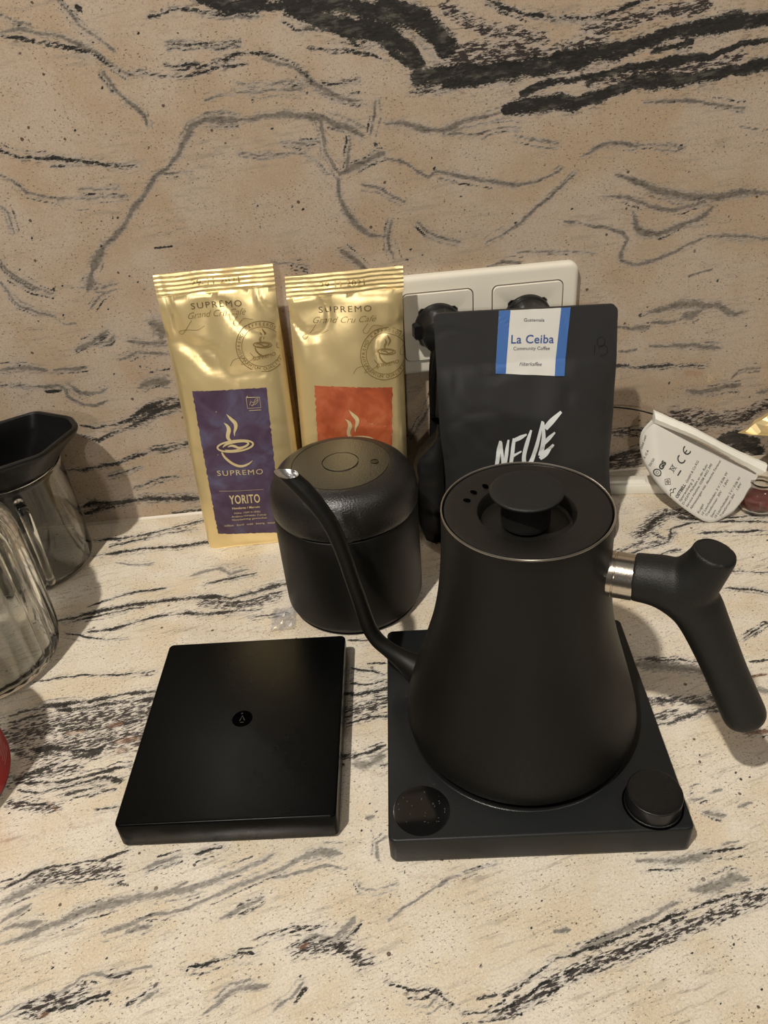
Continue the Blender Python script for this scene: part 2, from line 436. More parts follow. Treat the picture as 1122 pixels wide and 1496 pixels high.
TOP_VEINS='''
k2.8 -245.7,575.7 -225.5,574.3 -205.4,577.0 -187.6,579.1 -170.0,584.5 -153.4,589.1 -129.3,595.7
k1.6 -227.6,564.6 -208.2,569.3 -190.7,572.4
k1.6 -199.5,570.9 -177.8,575.4 -153.2,577.4
k4.1 -240.2,552.0 -225.2,553.3 -210.2,554.7 -194.9,555.1 -178.9,555.3 -161.0,554.3 -145.7,554.7 -119.5,554.2
g1.9 -218.3,539.7 -199.8,533.9 -184.2,534.1
g3.7 -151.1,510.5 -138.7,514.7 -126.4,516.3 -117.3,508.5 -104.7,512.8
k2.3 -227.0,485.8 -214.1,491.3 -198.8,496.4 -182.4,497.2 -168.3,498.4
k4.3 -260.7,469.5 -247.7,472.2 -234.2,473.3 -220.6,476.8 -207.3,479.5 -191.7,482.0 -175.5,481.9 -159.5,483.5 -143.1,482.6 -128.9,481.2 -114.5,477.3 -102.9,480.4 -88.5,484.0 -72.3,489.1 -53.7,492.1
k2.1 -244.4,467.8 -227.1,470.6 -210.1,472.7 -195.0,476.8 -182.7,477.3
k2.5 -114.1,472.3 -100.1,471.8 -86.5,476.2 -74.1,478.4
k3.2 -221.9,455.2 -209.9,454.9 -196.9,457.5 -184.0,460.9 -172.4,463.8 -156.7,464.6 -145.2,465.1 -132.6,461.6 -117.3,460.8 -101.5,460.8 -89.3,459.7
k1.6 -122.8,468.8 -106.7,466.3 -90.8,467.1
k1.6 -96.7,452.2 -81.1,452.9 -69.1,453.4
k2.3 -136.9,498.5 -122.8,501.5 -108.5,503.6 -96.3,505.1
k1.1 -239.3,456.3 -222.2,450.0 -204.0,444.3 -188.6,444.2
k1.5 -247.8,407.7 -238.0,408.9 -221.6,409.2 -206.9,408.5 -192.0,407.0 -177.2,405.6 -162.6,405.5
d9.9 -134.2,475.5 -106.8,468.0 -80.4,473.6
k2.9 -261.6,376.0 -256.4,377.1 -248.9,379.6 -240.0,380.8 -232.6,382.9 -225.7,383.1 -217.5,383.8 -208.1,383.8 -198.8,383.7 -189.7,384.9 -180.4,385.5 -171.2,386.7 -160.7,385.9 -142.9,386.5
k3.2 -224.5,378.7 -216.2,378.8 -206.8,378.1 -197.6,378.7 -188.3,378.6 -179.1,379.2 -169.9,379.7 -161.4,379.2 -146.6,379.6
k2.0 -259.8,370.5 -251.0,371.6 -242.4,373.4 -235.2,375.4 -227.2,376.7
d21.1 -254.7,355.0 -238.4,360.1 -221.7,364.8 -204.1,367.0 -181.5,368.1 -158.6,367.9
d17.4 -224.5,342.8 -199.4,347.7 -172.7,346.9 -157.3,347.7
k3.6 -218.2,360.3 -208.1,359.5 -199.9,359.0 -192.9,358.0 -184.0,358.6 -177.7,360.6 -168.7,361.1 -161.3,362.4
k3.9 -234.1,345.7 -225.3,345.6 -215.7,346.0 -207.2,343.8 -202.3,341.6 -195.5,340.7 -189.0,340.9 -184.1,342.4
k5.2 -202.5,337.3 -192.6,337.6 -184.5,340.3
k3.6 -235.0,323.4 -229.2,325.2 -223.8,328.6 -217.9,330.4 -212.1,332.8 -206.3,335.1 -201.0,336.6
d8.8 -235.9,323.5 -219.8,326.5 -198.8,327.9
k2.1 -233.2,321.7 -225.4,319.7 -215.7,319.4 -208.4,319.0 -200.6,318.0 -193.8,319.7 -186.6,321.3 -179.8,322.9 -171.6,324.4 -164.0,325.0
k1.8 -231.3,315.5 -223.6,313.5 -215.8,312.6 -209.0,313.7 -201.5,313.7 -194.7,314.8 -187.6,316.4 -180.8,318.0 -173.2,318.1 -165.9,317.1
k2.1 -204.2,308.2 -196.1,308.6 -188.1,310.1 -182.3,311.8 -175.4,312.4
k3.0 -174.0,315.7 -165.5,315.1
k1.3 -184.8,304.8 -178.4,307.4 -169.2,308.7
d5.5 -232.4,306.0 -223.9,304.9 -217.2,303.2 -208.3,300.7 -203.5,301.0
k1.4 -232.4,306.0 -224.3,306.4 -213.4,304.1 -203.8,302.0
k0.7 -178.4,294.6 -172.6,295.8 -165.8,296.3
d5.3 -245.9,348.3 -232.7,341.2
r3.7 -210.5,356.4 -201.8,357.5
r4.2 -184.3,359.7 -176.2,359.8
r4.6 -174.2,337.4 -170.0,337.9
r4.6 -176.6,344.7 -163.6,345.7
k4.6 -172.5,337.1 -169.1,337.8
k1.6 -220.8,251.7 -215.4,253.5 -209.0,255.9 -205.2,259.4 -199.6,261.2 -190.6,261.4 -183.3,261.4 -175.4,261.7 -167.2,262.3 -159.6,264.3 -153.8,266.2
g3.3 -207.6,257.3 -202.4,260.3 -196.6,261.3
g3.6 -217.9,243.0 -213.7,244.8 -208.6,247.2 -202.3,249.6 -196.9,251.7 -191.1,252.2
k0.9 -190.8,251.0 -182.4,250.5 -175.8,250.9 -168.9,251.7 -161.0,251.5 -152.8,251.4
d6.7 -199.4,255.2 -180.8,255.8 -158.3,256.4
g2.7 -213.0,228.1 -209.4,229.2 -205.1,230.1 -198.2,229.7 -191.8,229.7
g2.3 -214.4,232.2 -211.2,234.8 -207.3,237.3 -201.4,240.4
g3.6 -210.6,220.9 -203.8,222.5 -196.7,224.6 -189.8,226.6 -182.4,228.0 -175.6,230.8 -168.8,233.7 -161.2,235.4 -153.7,236.1 -145.9,236.7 -138.4,237.7 -130.7,237.6 -122.9,239.0 -115.2,239.3 -107.4,241.0
g4.1 -134.4,238.0 -121.8,239.2 -107.4,241.4 -98.4,243.9 -89.4,246.8
g2.6 -98.4,243.9 -89.4,246.8 -80.3,249.7 -71.1,254.7
g1.7 -125.2,240.0 -117.7,244.2
g2.4 -157.7,221.0 -151.0,222.7 -143.6,224.7 -136.4,226.4 -130.9,227.6 -124.0,227.2 -116.6,227.5 -112.3,230.3 -106.4,232.6
g2.7 -146.3,219.0 -140.6,221.9 -132.8,222.1
g2.0 -116.6,227.8 -106.4,232.2 -95.8,235.9 -85.1,239.3 -74.3,243.0 -65.1,245.9 -54.0,251.5 -42.6,252.2 -33.2,250.2
g3.7 -55.8,250.9 -44.5,252.8 -34.0,250.3
g1.6 -70.5,240.7 -55.7,241.7 -42.7,244.1 -31.6,240.8
g2.0 -98.0,221.4 -89.5,224.8 -80.7,227.4 -75.5,230.2
g2.2 -142.0,253.7 -133.8,256.8 -122.8,259.2
k1.3 -115.3,259.9 -105.9,261.7 -98.4,262.9
k0.7 -158.2,246.9 -149.6,244.7
k1.2 -185.5,245.0 -181.8,245.0
g1.4 -199.0,185.6 -194.2,186.9 -190.6,188.9 -185.8,190.2 -179.5,190.2 -174.8,192.2 -170.9,194.9 -167.1,197.0 -163.4,199.8 -158.3,200.8 -153.4,200.0 -149.5,197.6 -144.5,199.4 -137.1,199.9 -130.1,200.4
k1.3 -187.6,185.3 -181.3,183.7 -177.8,184.3 -173.2,186.2 -167.0,186.4 -161.0,187.3 -155.6,189.2 -148.6,190.6
d6.8 -186.5,187.3 -173.9,189.0 -161.6,192.3
r2.3 -179.7,183.9 -175.9,184.4
k2.7 -179.6,183.5 -176.5,184.1
d2.9 -149.6,198.3 -140.5,198.0
k0.9 -138.6,183.5 -134.6,186.1 -130.8,189.1 -125.9,191.4
k1.3 -112.7,199.2 -104.3,199.3 -94.3,200.8 -85.9,202.2 -79.0,201.1
k1.2 -77.8,209.4 -69.2,209.8 -60.5,212.3 -51.8,212.7 -44.8,212.0
g4.3 -55.2,204.5 -46.6,207.0 -38.0,204.3 -32.7,209.6 -29.0,214.4
d7.1 -56.9,202.0 -44.9,202.4 -33.0,199.4 -23.2,191.8
r2.4 -55.2,202.5 -52.4,202.9
g2.0 -100.9,176.3 -93.9,180.0 -87.8,184.5 -79.7,186.8 -71.5,186.2
g1.7 -67.1,175.7 -59.8,180.1 -54.3,185.6
g1.1 -26.4,234.4 -24.8,228.5 -15.9,226.8 -11.8,228.2 -4.8,230.0
g1.5 -8.8,258.5 -14.4,254.6 -14.9,248.1 -14.0,244.3
g1.1 -11.3,210.7 -2.0,216.7 11.2,223.7 20.8,228.2 28.4,230.0 38.0,232.7 49.4,234.5
g1.8 16.5,225.7 22.8,229.1
k1.2 -13.6,181.3 -4.1,177.2 5.4,175.6 11.5,172.6 17.2,167.5
g0.6 -4.8,170.7 4.6,168.9 9.7,171.3
k1.0 19.8,163.8 32.3,162.5 40.7,165.1
k1.4 40.2,170.5 49.0,174.1 58.0,177.7 67.6,183.0 76.5,185.2 88.8,187.1 103.0,189.5 114.3,192.6 125.5,195.4 137.1,198.6 148.7,201.5 160.1,203.7 170.9,204.3 182.6,205.9
d5.9 40.4,163.7 54.2,168.1 68.6,174.1 83.0,178.8 100.8,182.6 119.1,187.1 137.8,191.7 156.9,196.4 180.8,202.1
k0.9 42.1,165.8 58.0,172.2 72.3,176.8 90.5,182.7
k0.7 60.1,167.5 74.8,174.1 96.4,180.5 118.4,186.2
g2.5 82.0,186.9 94.9,190.4 111.8,195.2 127.4,200.4 137.4,203.8
g5.1 144.5,208.4 155.6,209.7 167.8,213.1 175.8,211.0
g3.0 122.6,226.7 132.0,226.4 144.0,225.4 151.7,226.4 163.3,227.8
k1.1 159.1,227.5 170.3,227.7 179.9,227.8
g2.0 70.9,195.7 78.4,195.9
k0.9 27.1,169.5 36.2,171.5
k1.5 -24.4,416.2 -7.6,414.4
k1.9 -23.0,388.1 -14.5,385.0 -7.0,383.2 0.3,379.6
k1.2 -12.3,391.2 1.1,390.6
k1.9 -24.9,375.0 -13.3,372.1 -0.2,374.0
k3.7 -34.4,365.2 -28.4,365.6 -18.8,364.9 -13.7,365.4 -7.3,365.1 -0.7,366.6 16.5,367.9
d11.6 -34.8,347.6 -29.0,348.5 -21.3,350.3 -14.5,351.7 -1.4,357.0 15.9,361.8
k2.0 -27.1,339.7 -19.0,342.0 -9.6,343.0 -2.0,343.7 14.4,347.2
k1.8 -24.1,314.6 -16.4,316.2 -10.4,317.5 -4.2,320.4
g4.6 -25.2,308.7 -16.9,306.6 -10.4,309.8 -4.9,311.1
g3.5 -18.9,269.7 -14.6,270.9
d5.1 -33.4,315.3 -25.0,314.7
d3.8 192.4,485.3 203.0,489.0 212.6,491.1 219.5,496.4
d11.6 219.9,503.9 228.7,511.1 237.8,520.4 244.0,526.3 253.5,529.8 261.6,529.4 271.7,526.6
k3.8 221.6,505.5 231.8,513.5 241.3,523.8 252.1,529.0 266.6,528.5
d5.6 232.8,503.6 236.9,496.2 231.6,492.5 223.6,492.0
k2.1 189.9,481.2 204.1,482.4 218.8,486.3 230.0,488.1 239.7,493.0 244.6,501.6 245.9,508.1 252.7,510.8 263.3,512.9 274.3,513.0 287.1,511.7 299.4,509.6 326.5,503.8
k6.1 257.7,523.9 266.3,520.4 273.1,517.2
k1.9 293.9,515.5 308.7,514.9 331.4,513.9
k2.8 265.3,498.0 276.1,498.1 287.9,497.9 300.7,494.8 321.4,493.1
k1.5 225.6,476.2 234.5,479.2 244.4,482.0
k2.8 259.1,429.6 269.9,427.1 278.6,424.9 286.3,420.5
k1.3 267.8,449.3 281.8,446.2 297.1,442.9
k1.9 171.8,369.1 181.5,368.4 188.6,366.0 198.1,365.3 205.6,361.7 211.5,360.2 221.9,356.1
g8.3 167.3,365.3 179.5,362.9 190.1,361.4 199.5,358.1 208.8,353.6 214.0,348.6 221.1,343.9
k2.9 169.5,335.1 176.8,331.8 184.3,329.6 192.1,328.0 201.3,327.8
d5.6 167.1,332.0 188.7,330.7 206.0,329.5
k2.9 165.6,312.2 172.1,313.5 179.2,316.3 188.4,318.9 197.4,321.6 206.4,323.2 217.0,324.5
k2.2 198.6,319.2 207.2,318.0
d5.8 165.6,318.2 178.7,321.9
k1.0 245.1,376.9 253.4,380.4 262.5,385.3 271.6,390.2
k2.1 242.6,356.9 255.3,356.4
r2.8 238.9,343.2 249.1,343.6
k2.3 236.8,343.5 249.1,343.6
g4.2 236.5,332.2 242.9,330.7
k4.0 214.3,300.4 220.6,301.1 228.1,300.1
r4.0 214.3,300.4 228.1,300.1
g1.3 163.0,259.2 168.5,259.4 172.2,259.9
g1.5 176.8,262.4 184.3,263.3
g2.3 167.1,252.1 171.9,250.7 177.2,248.7
g1.2 188.7,253.0 197.0,254.1
g0.8 167.0,267.3 173.3,269.3
g1.8 170.6,250.4 179.4,248.5
o9.0 -230.3,280.8 -206.5,280.1
o8.5 -172.7,287.1 -207.8,284.7
o6.1 2.8,232.9 38.1,225.1
o7.2 -215.4,311.1 -193.3,289.6
o12.9 -130.6,443.7 -78.7,432.2
o7.7 -19.2,303.4 -7.0,299.3
x1.1 -152.2,207.0
x1.3 -146.3,185.8
x1.0 -138.4,187.1
x0.9 -155.9,219.4
x1.0 -112.4,196.9
x0.7 -111.5,219.0
x0.7 -180.3,206.1
x1.6 -57.4,176.8
x1.0 -56.0,188.6
x0.7 -152.6,207.4
x1.0 68.0,212.4
x1.2 136.2,156.3
x0.7 31.6,184.0
x0.9 157.6,160.2
x1.0 154.8,183.8
x1.6 46.3,161.6
x1.5 0.5,235.5
x1.2 -13.2,273.4
x1.2 -21.7,262.2
x2.5 -31.5,309.0
x1.5 294.0,462.1
x2.1 315.0,481.0
x1.5 197.9,269.0
x0.8 202.9,270.2
x1.0 181.2,288.4
x1.2 165.0,271.3
x1.1 196.7,273.3
x1.5 -20.1,400.3
x0.8 -22.7,273.2
x0.8 -16.5,278.8
x1.7 -230.4,299.6
x0.8 -142.1,286.1
x0.6 134.5,170.5
x0.7 59.5,198.3
x1.5 -82.6,430.6
x1.1 -131.9,455.3
x0.6 153.1,180.7
x0.6 132.7,179.7
x1.0 -25.7,210.5
x1.4 -85.0,199.8
x1.4 -94.2,200.5
x1.1 -136.2,492.4
x1.1 226.9,524.3'''

# ------------------------------------------------------------------ mesh helpers
ORG = {}
def origin(p):
    return ORG.get(p.name, Vector((0, 0, 0))) if p else Vector((0, 0, 0))

def mk(name, verts, faces, mat, parent=None, smooth=True, sharp=38, loc=None):
    """one mesh object; vertices are given in world millimetres"""
    o0 = origin(parent) if parent else Vector(loc or (0, 0, 0))
    me = bpy.data.meshes.new(name)
    me.from_pydata([((v[0] - o0.x) * S, (v[1] - o0.y) * S, (v[2] - o0.z) * S) for v in verts], [], faces)
    me.validate()
    me.update()
    if smooth:
        me.polygons.foreach_set('use_smooth', [True] * len(me.polygons))
        me.set_sharp_from_angle(angle=math.radians(sharp))
    me.materials.append(M[mat] if isinstance(mat, str) else mat)
    o = bpy.data.objects.new(name, me)
    COL.objects.link(o)
    if parent:
        o.parent = parent
    else:
        o.location = o0 * S
    ORG[o.name] = o0
    return o

def tag(o, label=None, cat=None, group=None, kind=None):
    if label: o['label'] = label
    if cat: o['category'] = cat
    if group: o['group'] = group
    if kind: o['kind'] = kind
    return o

def thing(name, label, cat, loc, group=None):
    o = bpy.data.objects.new(name, None)
    COL.objects.link(o)
    o.location = [c * S for c in loc]
    o.empty_display_size = 0.02
    ORG[o.name] = Vector(loc)
    return tag(o, label, cat, group)

def loft(loops, cap0=True, cap1=True, closed=True):
    """loops: lists of equal length of 3D points -> verts, faces"""
    n = len(loops[0])
    V = [tuple(p) for l in loops for p in l]
    Fc = []
    m = n if closed else n - 1
    for i in range(len(loops) - 1):
        for j in range(m):
            k = (j + 1) % n
            Fc.append((i * n + j, i * n + k, (i + 1) * n + k, (i + 1) * n + j))
    if cap0: Fc.append(tuple(range(n - 1, -1, -1)))
    if cap1: Fc.append(tuple((len(loops) - 1) * n + j for j in range(n)))
    return V, Fc

def lathe(prof, c, n=96, a0=0.0, mod=None, axis=None):
    """prof [(r,z)] turned about the vertical through c (or about `axis` from c)"""
    if axis:
        ax = Vector(axis).normalized()
        u = ax.orthogonal().normalized()
        w = ax.cross(u)
    V, Fc, rows = [], [], []
    for (r, z) in prof:
        if r < 1e-6:
            rows.append([len(V)])
            V.append((c[0], c[1], c[2] + z) if not axis else tuple(Vector(c) + ax * z))
            continue
        row = []
        for j in range(n):
            t = a0 + 2 * PI * j / n
            rr = r * (mod(t, z) if mod else 1)
            row.append(len(V))
            if axis:
                V.append(tuple(Vector(c) + ax * z + (u * math.cos(t) + w * math.sin(t)) * rr))
            else:
                V.append((c[0] + rr * math.cos(t), c[1] + rr * math.sin(t), c[2] + z))
        rows.append(row)
    for a, b in zip(rows, rows[1:]):
        for j in range(n):
            k = (j + 1) % n
            if len(a) == 1 and len(b) == 1: continue
            if len(a) == 1: Fc.append((a[0], b[k], b[j]))
            elif len(b) == 1: Fc.append((a[j], a[k], b[0]))
            else: Fc.append((a[j], a[k], b[k], b[j]))
    return V, Fc

def arc(cx, cz, r, a0, a1, n=6):
    return [(cx + r * math.cos(math.radians(a0 + (a1 - a0) * i / n)), cz + r * math.sin(math.radians(a0 + (a1 - a0) * i / n))) for i in range(n + 1)]

def rrect(w, h, r, n=8, cx=0, cy=0):
    P = []
    for sx, sy, a in ((1, 1, 0), (-1, 1, 90), (-1, -1, 180), (1, -1, 270)):
        for i in range(n + 1):
            t = math.radians(a + 90 * i / n)
            P.append((cx + sx * (w / 2 - r) + r * math.cos(t), cy + sy * (h / 2 - r) + r * math.sin(t)))
    return P

def catmull(P, n=8):
    P = [tuple(p) for p in P]
    if len(P) < 3 and len(P[0]) and n:
        return [tuple(a + (b - a) * i / n for a, b in zip(P[0], P[1])) for i in range(n + 1)]
    Q = [tuple(2 * a - b for a, b in zip(P[0], P[1]))] + P + [tuple(2 * a - b for a, b in zip(P[-1], P[-2]))]
    out = []
    for i in range(1, len(Q) - 2):
        p0, p1, p2, p3 = Q[i - 1:i + 3]
        for k in range(n):
            t = k / n
            out.append(tuple(.5 * (2 * b + (c - a) * t + (2 * a - 5 * b + 4 * c - d) * t * t + (3 * b - a - 3 * c + d) * t ** 3) for a, b, c, d in zip(p0, p1, p2, p3)))
    out.append(P[-1])
    return out

def tube(path, n=20, sub=6, cap=True, flat=None, ell=1.0):
    """path [(x,y,z,r)] smoothed; parallel-transported rings"""
    Q = catmull(path, sub) if sub else [tuple(p) for p in path]
    pts = [Vector(q[:3]) for q in Q]
    rad = [q[3] for q in Q]
    T = []
    for i in range(len(pts)):
        a = pts[max(0, i - 1)]; b = pts[min(len(pts) - 1, i + 1)]
        T.append((b - a).normalized())
    u = T[0].orthogonal().normalized()
    loops = []
    for i, t in enumerate(T):
        u = (u - t * u.dot(t)).normalized()
        w = t.cross(u)
        loops.append([tuple(pts[i] + (u * math.cos(2 * PI * j / n) + w * math.sin(2 * PI * j / n)) * rad[i]) for j in range(n)])
    return loft(loops, cap, cap)

def join(*vf):
    V, Fc = [], []
    for v, f in vf:
        o = len(V)
        V += list(v)
        Fc += [tuple(i + o for i in q) for q in f]
    return V, Fc

def rot(x, y, a):
    return x * math.cos(a) - y * math.sin(a), x * math.sin(a) + y * math.cos(a)

def smooth01(t):
    t = max(0.0, min(1.0, t))
    return t * t * (3 - 2 * t)

# ---- flat print: 2D shapes laid on a surface map Fm(x, z) -> (point, normal)
def text2d(s, spacing=1.0, shear=0.0, bold=0.0):
    cu = bpy.data.curves.new('t', 'FONT')
    cu.body = s
    cu.space_character = spacing
    cu.shear = shear
    cu.offset = bold
    cu.resolution_u = 3
    ob = bpy.data.objects.new('t', cu)
    me = bpy.data.meshes.new_from_object(ob)
    V = [(v.co.x, v.co.y) for v in me.vertices]
    Fc = [tuple(p.vertices) for p in me.polygons]
    bpy.data.objects.remove(ob); bpy.data.curves.remove(cu); bpy.data.meshes.remove(me)
    return V, Fc

def place_text(s, p0, p1, h=None, **kw):
    """text whose baseline runs from p0 to p1; h = height of a capital"""
    V, Fc = text2d(s, **kw)
    if not V: return V, Fc
    x0 = min(v[0] for v in V); x1 = max(v[0] for v in V)
    dx, dz = p1[0] - p0[0], p1[1] - p0[1]
    ln = math.hypot(dx, dz)
    sx = ln / (x1 - x0)
    sy = sx if h is None else h / 0.70
    ux, uz = dx / ln, dz / ln
    return [(p0[0] + ux * (v[0] - x0) * sx - uz * v[1] * sy, p0[1] + uz * (v[0] - x0) * sx + ux * v[1] * sy) for v in V], Fc

def ribbon(pts, w=None, n=6):
    """pts [(x,z,w)] or [(x,z)] with w"""
    P = [(p[0], p[1], p[2] if len(p) > 2 else w) for p in pts]
    Q = catmull(P, n)
    V, Fc = [], []
    for i, q in enumerate(Q):
        a = Q[max(0, i - 1)]; b = Q[min(len(Q) - 1, i + 1)]
        dx, dz = b[0] - a[0], b[1] - a[1]
        l = math.hypot(dx, dz) or 1
        nx, nz = -dz / l * q[2] / 2, dx / l * q[2] / 2
        V += [(q[0] + nx, q[1] + nz), (q[0] - nx, q[1] - nz)]
        if i: Fc.append((2 * i - 2, 2 * i - 1, 2 * i + 1, 2 * i))
    return V, Fc

def ring2d(cx, cz, rx, rz, w, n=48, a0=0, a1=360, tilt=0):
    pts = []
    for i in range(n + 1):
        t = math.radians(a0 + (a1 - a0) * i / n)
        x, z = rot(rx * math.cos(t), rz * math.sin(t), math.radians(tilt))
        pts.append((cx + x, cz + z, w))
    return ribbon(pts, n=1)

def decal(name, vf, Fm, mat, parent, off=0.25, smooth=False):
    V3 = []
    for (x, z) in vf[0]:
        p, nrm = Fm(x, z)
        V3.append(tuple(p + nrm * off))
    # make faces look along the surface normal
    Fc = []
    for f in vf[1]:
        a, b, c = (vf[0][i] for i in f[:3])
        cr = (b[0] - a[0]) * (c[1] - a[1]) - (b[1] - a[1]) * (c[0] - a[0])
        Fc.append(tuple(f) if cr > 0 else tuple(reversed(f)))
    return mk(name, V3, Fc, mat, parent, smooth=smooth)

def surf(y_of):
    def Fm(x, z):
        e = .6
        p = Vector((x, y_of(x, z), z))
        a = Vector((2 * e, y_of(x + e, z) - y_of(x - e, z), 0))
        b = Vector((0, y_of(x, z + e) - y_of(x, z - e), 2 * e))
        return p, a.cross(b).normalized()
    return Fm

# ------------------------------------------------------------------ the stone: wall and worktop
def parse(txt):
    out = []
    for ln in txt.strip().splitlines():
        h, *ps = ln.split()
        out.append((h[0], float(h[1:]), np.array([[float(a) for a in p.split(',')] for p in ps])))
    return out

def axis_pts(lo, a, b, hi, fine, coarse=18.0):
    l = list(np.arange(lo, a, coarse)) + list(np.arange(a, b, fine)) + list(np.arange(b, hi, coarse)) + [hi]
    return np.array(l)

def wob(x, y, s, ph):
    return (np.sin(x / s + 1.7 * np.sin(y / s * .8 + ph) + ph) + np.sin(y / s * 1.3 + 1.3 * np.sin(x / s * .7 - ph) + 2 * ph) * .7
            + .5 * np.sin(x / s * 2.9 + y / s * 2.1 + ph * 3)) / 2.2

def companions(veins):
    """every vein, plus thin broken side streaks and a faint speckled halo running along the larger ones"""
    r = random.Random(11)
    for kind, w, P in veins:
        yield kind, w, P, 1.0
        if kind not in 'gkb' or len(P) < 3: continue
        T = np.gradient(P, axis=0)
        T /= np.hypot(T[:, 0], T[:, 1])[:, None] + 1e-9
        N = np.stack([-T[:, 1], T[:, 0]], 1)
        for s in (-1, 1, -1):
            if r.random() < .30: continue
            off = s * (w * .6 + r.uniform(.8, 3.6))
            a = r.randrange(0, len(P) - 1)
            e = min(len(P), a + r.randint(2, 5))
            if e - a < 2: continue
            Q = P[a:e] + N[a:e] * off + np.array([[r.uniform(-.7, .7), r.uniform(-.7, .7)] for _ in range(e - a)])
            yield r.choice('kkg'), r.uniform(.6, 1.3), Q, r.uniform(.55, .85)
        yield 'd', w * 2.2 + 3, P, (.30 if kind == 'g' else .42)

def vein_grid(name, X, Y, veins, to3, mat, minw):
    gx, gy = np.meshgrid(X, Y)
    px = gx + wob(gx, gy, 9.0, .3) * .9 + wob(gx, gy, 3.1, 1.9) * .45
    py = gy + wob(gx, gy, 8.0, 2.1) * .9 + wob(gx, gy, 2.7, .7) * .45
    ch = {k: np.zeros(gx.shape) for k in 'gkdr'}
    for kind, w, P, gain in companions(veins):
        k = {'o': 'r', 'x': 'k', 'b': 'k'}.get(kind, kind)
        seg = np.hypot(*(np.diff(P, axis=0).T)) if len(P) > 1 else np.array([0.])
        tot = max(seg.sum(), 1e-6)
        s0 = 0.0
        if len(P) == 1: P = np.vstack([P, P + .05]); seg = np.array([.07]); tot = 1
        for i in range(len(P) - 1):
            a, b = P[i], P[i + 1]
            m = w * 1.9 + 3
            i0, i1 = np.searchsorted(X, (min(a[0], b[0]) - m, max(a[0], b[0]) + m))
            j0, j1 = np.searchsorted(Y, (min(a[1], b[1]) - m, max(a[1], b[1]) + m))
            if i1 <= i0 or j1 <= j0:
                s0 += seg[i]; continue
            qx, qy = px[j0:j1, i0:i1], py[j0:j1, i0:i1]
            d = b - a
            L2 = d @ d + 1e-9
            t = np.clip(((qx - a[0]) * d[0] + (qy - a[1]) * d[1]) / L2, 0, 1)
            dist = np.hypot(qx - a[0] - t * d[0], qy - a[1] - t * d[1])
            u = (s0 + t * seg[i]) / tot
            tp = 1.0 if kind in 'bxdro' else .35 + .65 * np.clip(np.minimum(u, 1 - u) * 7, 0, 1)
            ww = np.maximum(w * tp, minw)
            if kind in 'gkb': ww = ww * (1 + .38 * wob(qx, qy, 13.0, .9) + .22 * wob(qx, qy, 3.4, 2.7))
            amp = {'b': 1.25, 'x': 1.3, 'k': .95, 'g': 1.0, 'd': 1.0, 'r': 1.0, 'o': .55}[kind]
            if kind == 'x': ww = np.maximum(w * .62, minw * .8)
            if w < minw and kind != 'x': amp *= .62 + .38 * w / minw
            amp = amp * gain
            if kind == 'k': amp = amp * (.82 + .3 * wob(qx, qy, 4.5, 1.1))
            val = amp * np.exp(-(dist / (ww * (.72 if kind == 'd' else .62))) ** 1.5)
            if kind == 'b': val = np.clip(1.35 * (1 - (dist / (ww * .95)) ** 1.3), 0, .95)
            sub = ch[k][j0:j1, i0:i1]
            np.maximum(sub, val, out=sub)
            s0 += seg[i]
    n, m_ = len(X), len(Y)
    co = to3(gx.ravel(), gy.ravel())
    idx = (np.arange(m_ - 1)[:, None] * n + np.arange(n - 1)[None, :]).ravel()
    quads = np.stack([idx, idx + 1, idx + n + 1, idx + n], 1).astype(np.int32)
    me = bpy.data.meshes.new(name)
    me.vertices.add(n * m_)
    me.vertices.foreach_set('co', (co * S).astype(np.float32).ravel())
    me.loops.add(quads.size)
    me.loops.foreach_set('vertex_index', quads.ravel())
    me.polygons.add(len(quads))
    me.polygons.foreach_set('loop_start', np.arange(0, quads.size, 4, dtype=np.int32))
    me.update(calc_edges=True)
    at = me.attributes.new('veins', 'FLOAT_COLOR', 'POINT')
    data = np.stack([ch['g'].ravel(), ch['k'].ravel(), ch['d'].ravel(), ch['r'].ravel()], 1).astype(np.float32)
    at.data.foreach_set('color', data.ravel())
    me.materials.append(mat)
    o = bpy.data.objects.new(name, me)
    COL.objects.link(o)
    return o

YW = 602.3
X = axis_pts(-900, -338, 385, 900, 1.25)
Z = axis_pts(0, 0.01, 402, 620, 1.25)
wall = vein_grid('wall_back', X, Z, parse(WALL_VEINS), lambda a, b: np.stack([a, np.full_like(a, YW), b], 1), M['wall'], 1.3)
tag(wall, 'beige polished granite splashback with black and grey veins', kind='structure')
X = axis_pts(-900, -345, 380, 900, .95)
Y = axis_pts(-38, 140, YW, YW + .1, .95)
Y = Y[Y < YW]; Y = np.append(Y, YW)
top = vein_grid('countertop', X, Y, parse(TOP_VEINS), lambda a, b: np.stack([a, b, np.zeros_like(a)], 1), M['top'], 1.0)
tag(top, 'polished beige granite worktop with dark streaks under all the coffee gear', 'worktop')
v, f = loft([[(-900, -38, z), (900, -38, z), (900, YW, z), (-900, YW, z)] for z in (-30, -.02)], True, False)
mk('slab_edge', v, f, 'top', top, smooth=False)
v, f = loft([[(-900, YW - .1 - a, b) for a, b in ((0, .0), (2.2, .02), (1.6, .8), (.7, 1.6), (0, 2.2))],
             [(900, YW - .1 - a, b) for a, b in ((0, .0), (2.2, .02), (1.6, .8), (.7, 1.6), (0, 2.2))]])
tag(mk('trim_1', v, f, 'silicone', loc=(0, YW, 0)), 'thin pale silicone joint where worktop meets splashback', kind='structure')

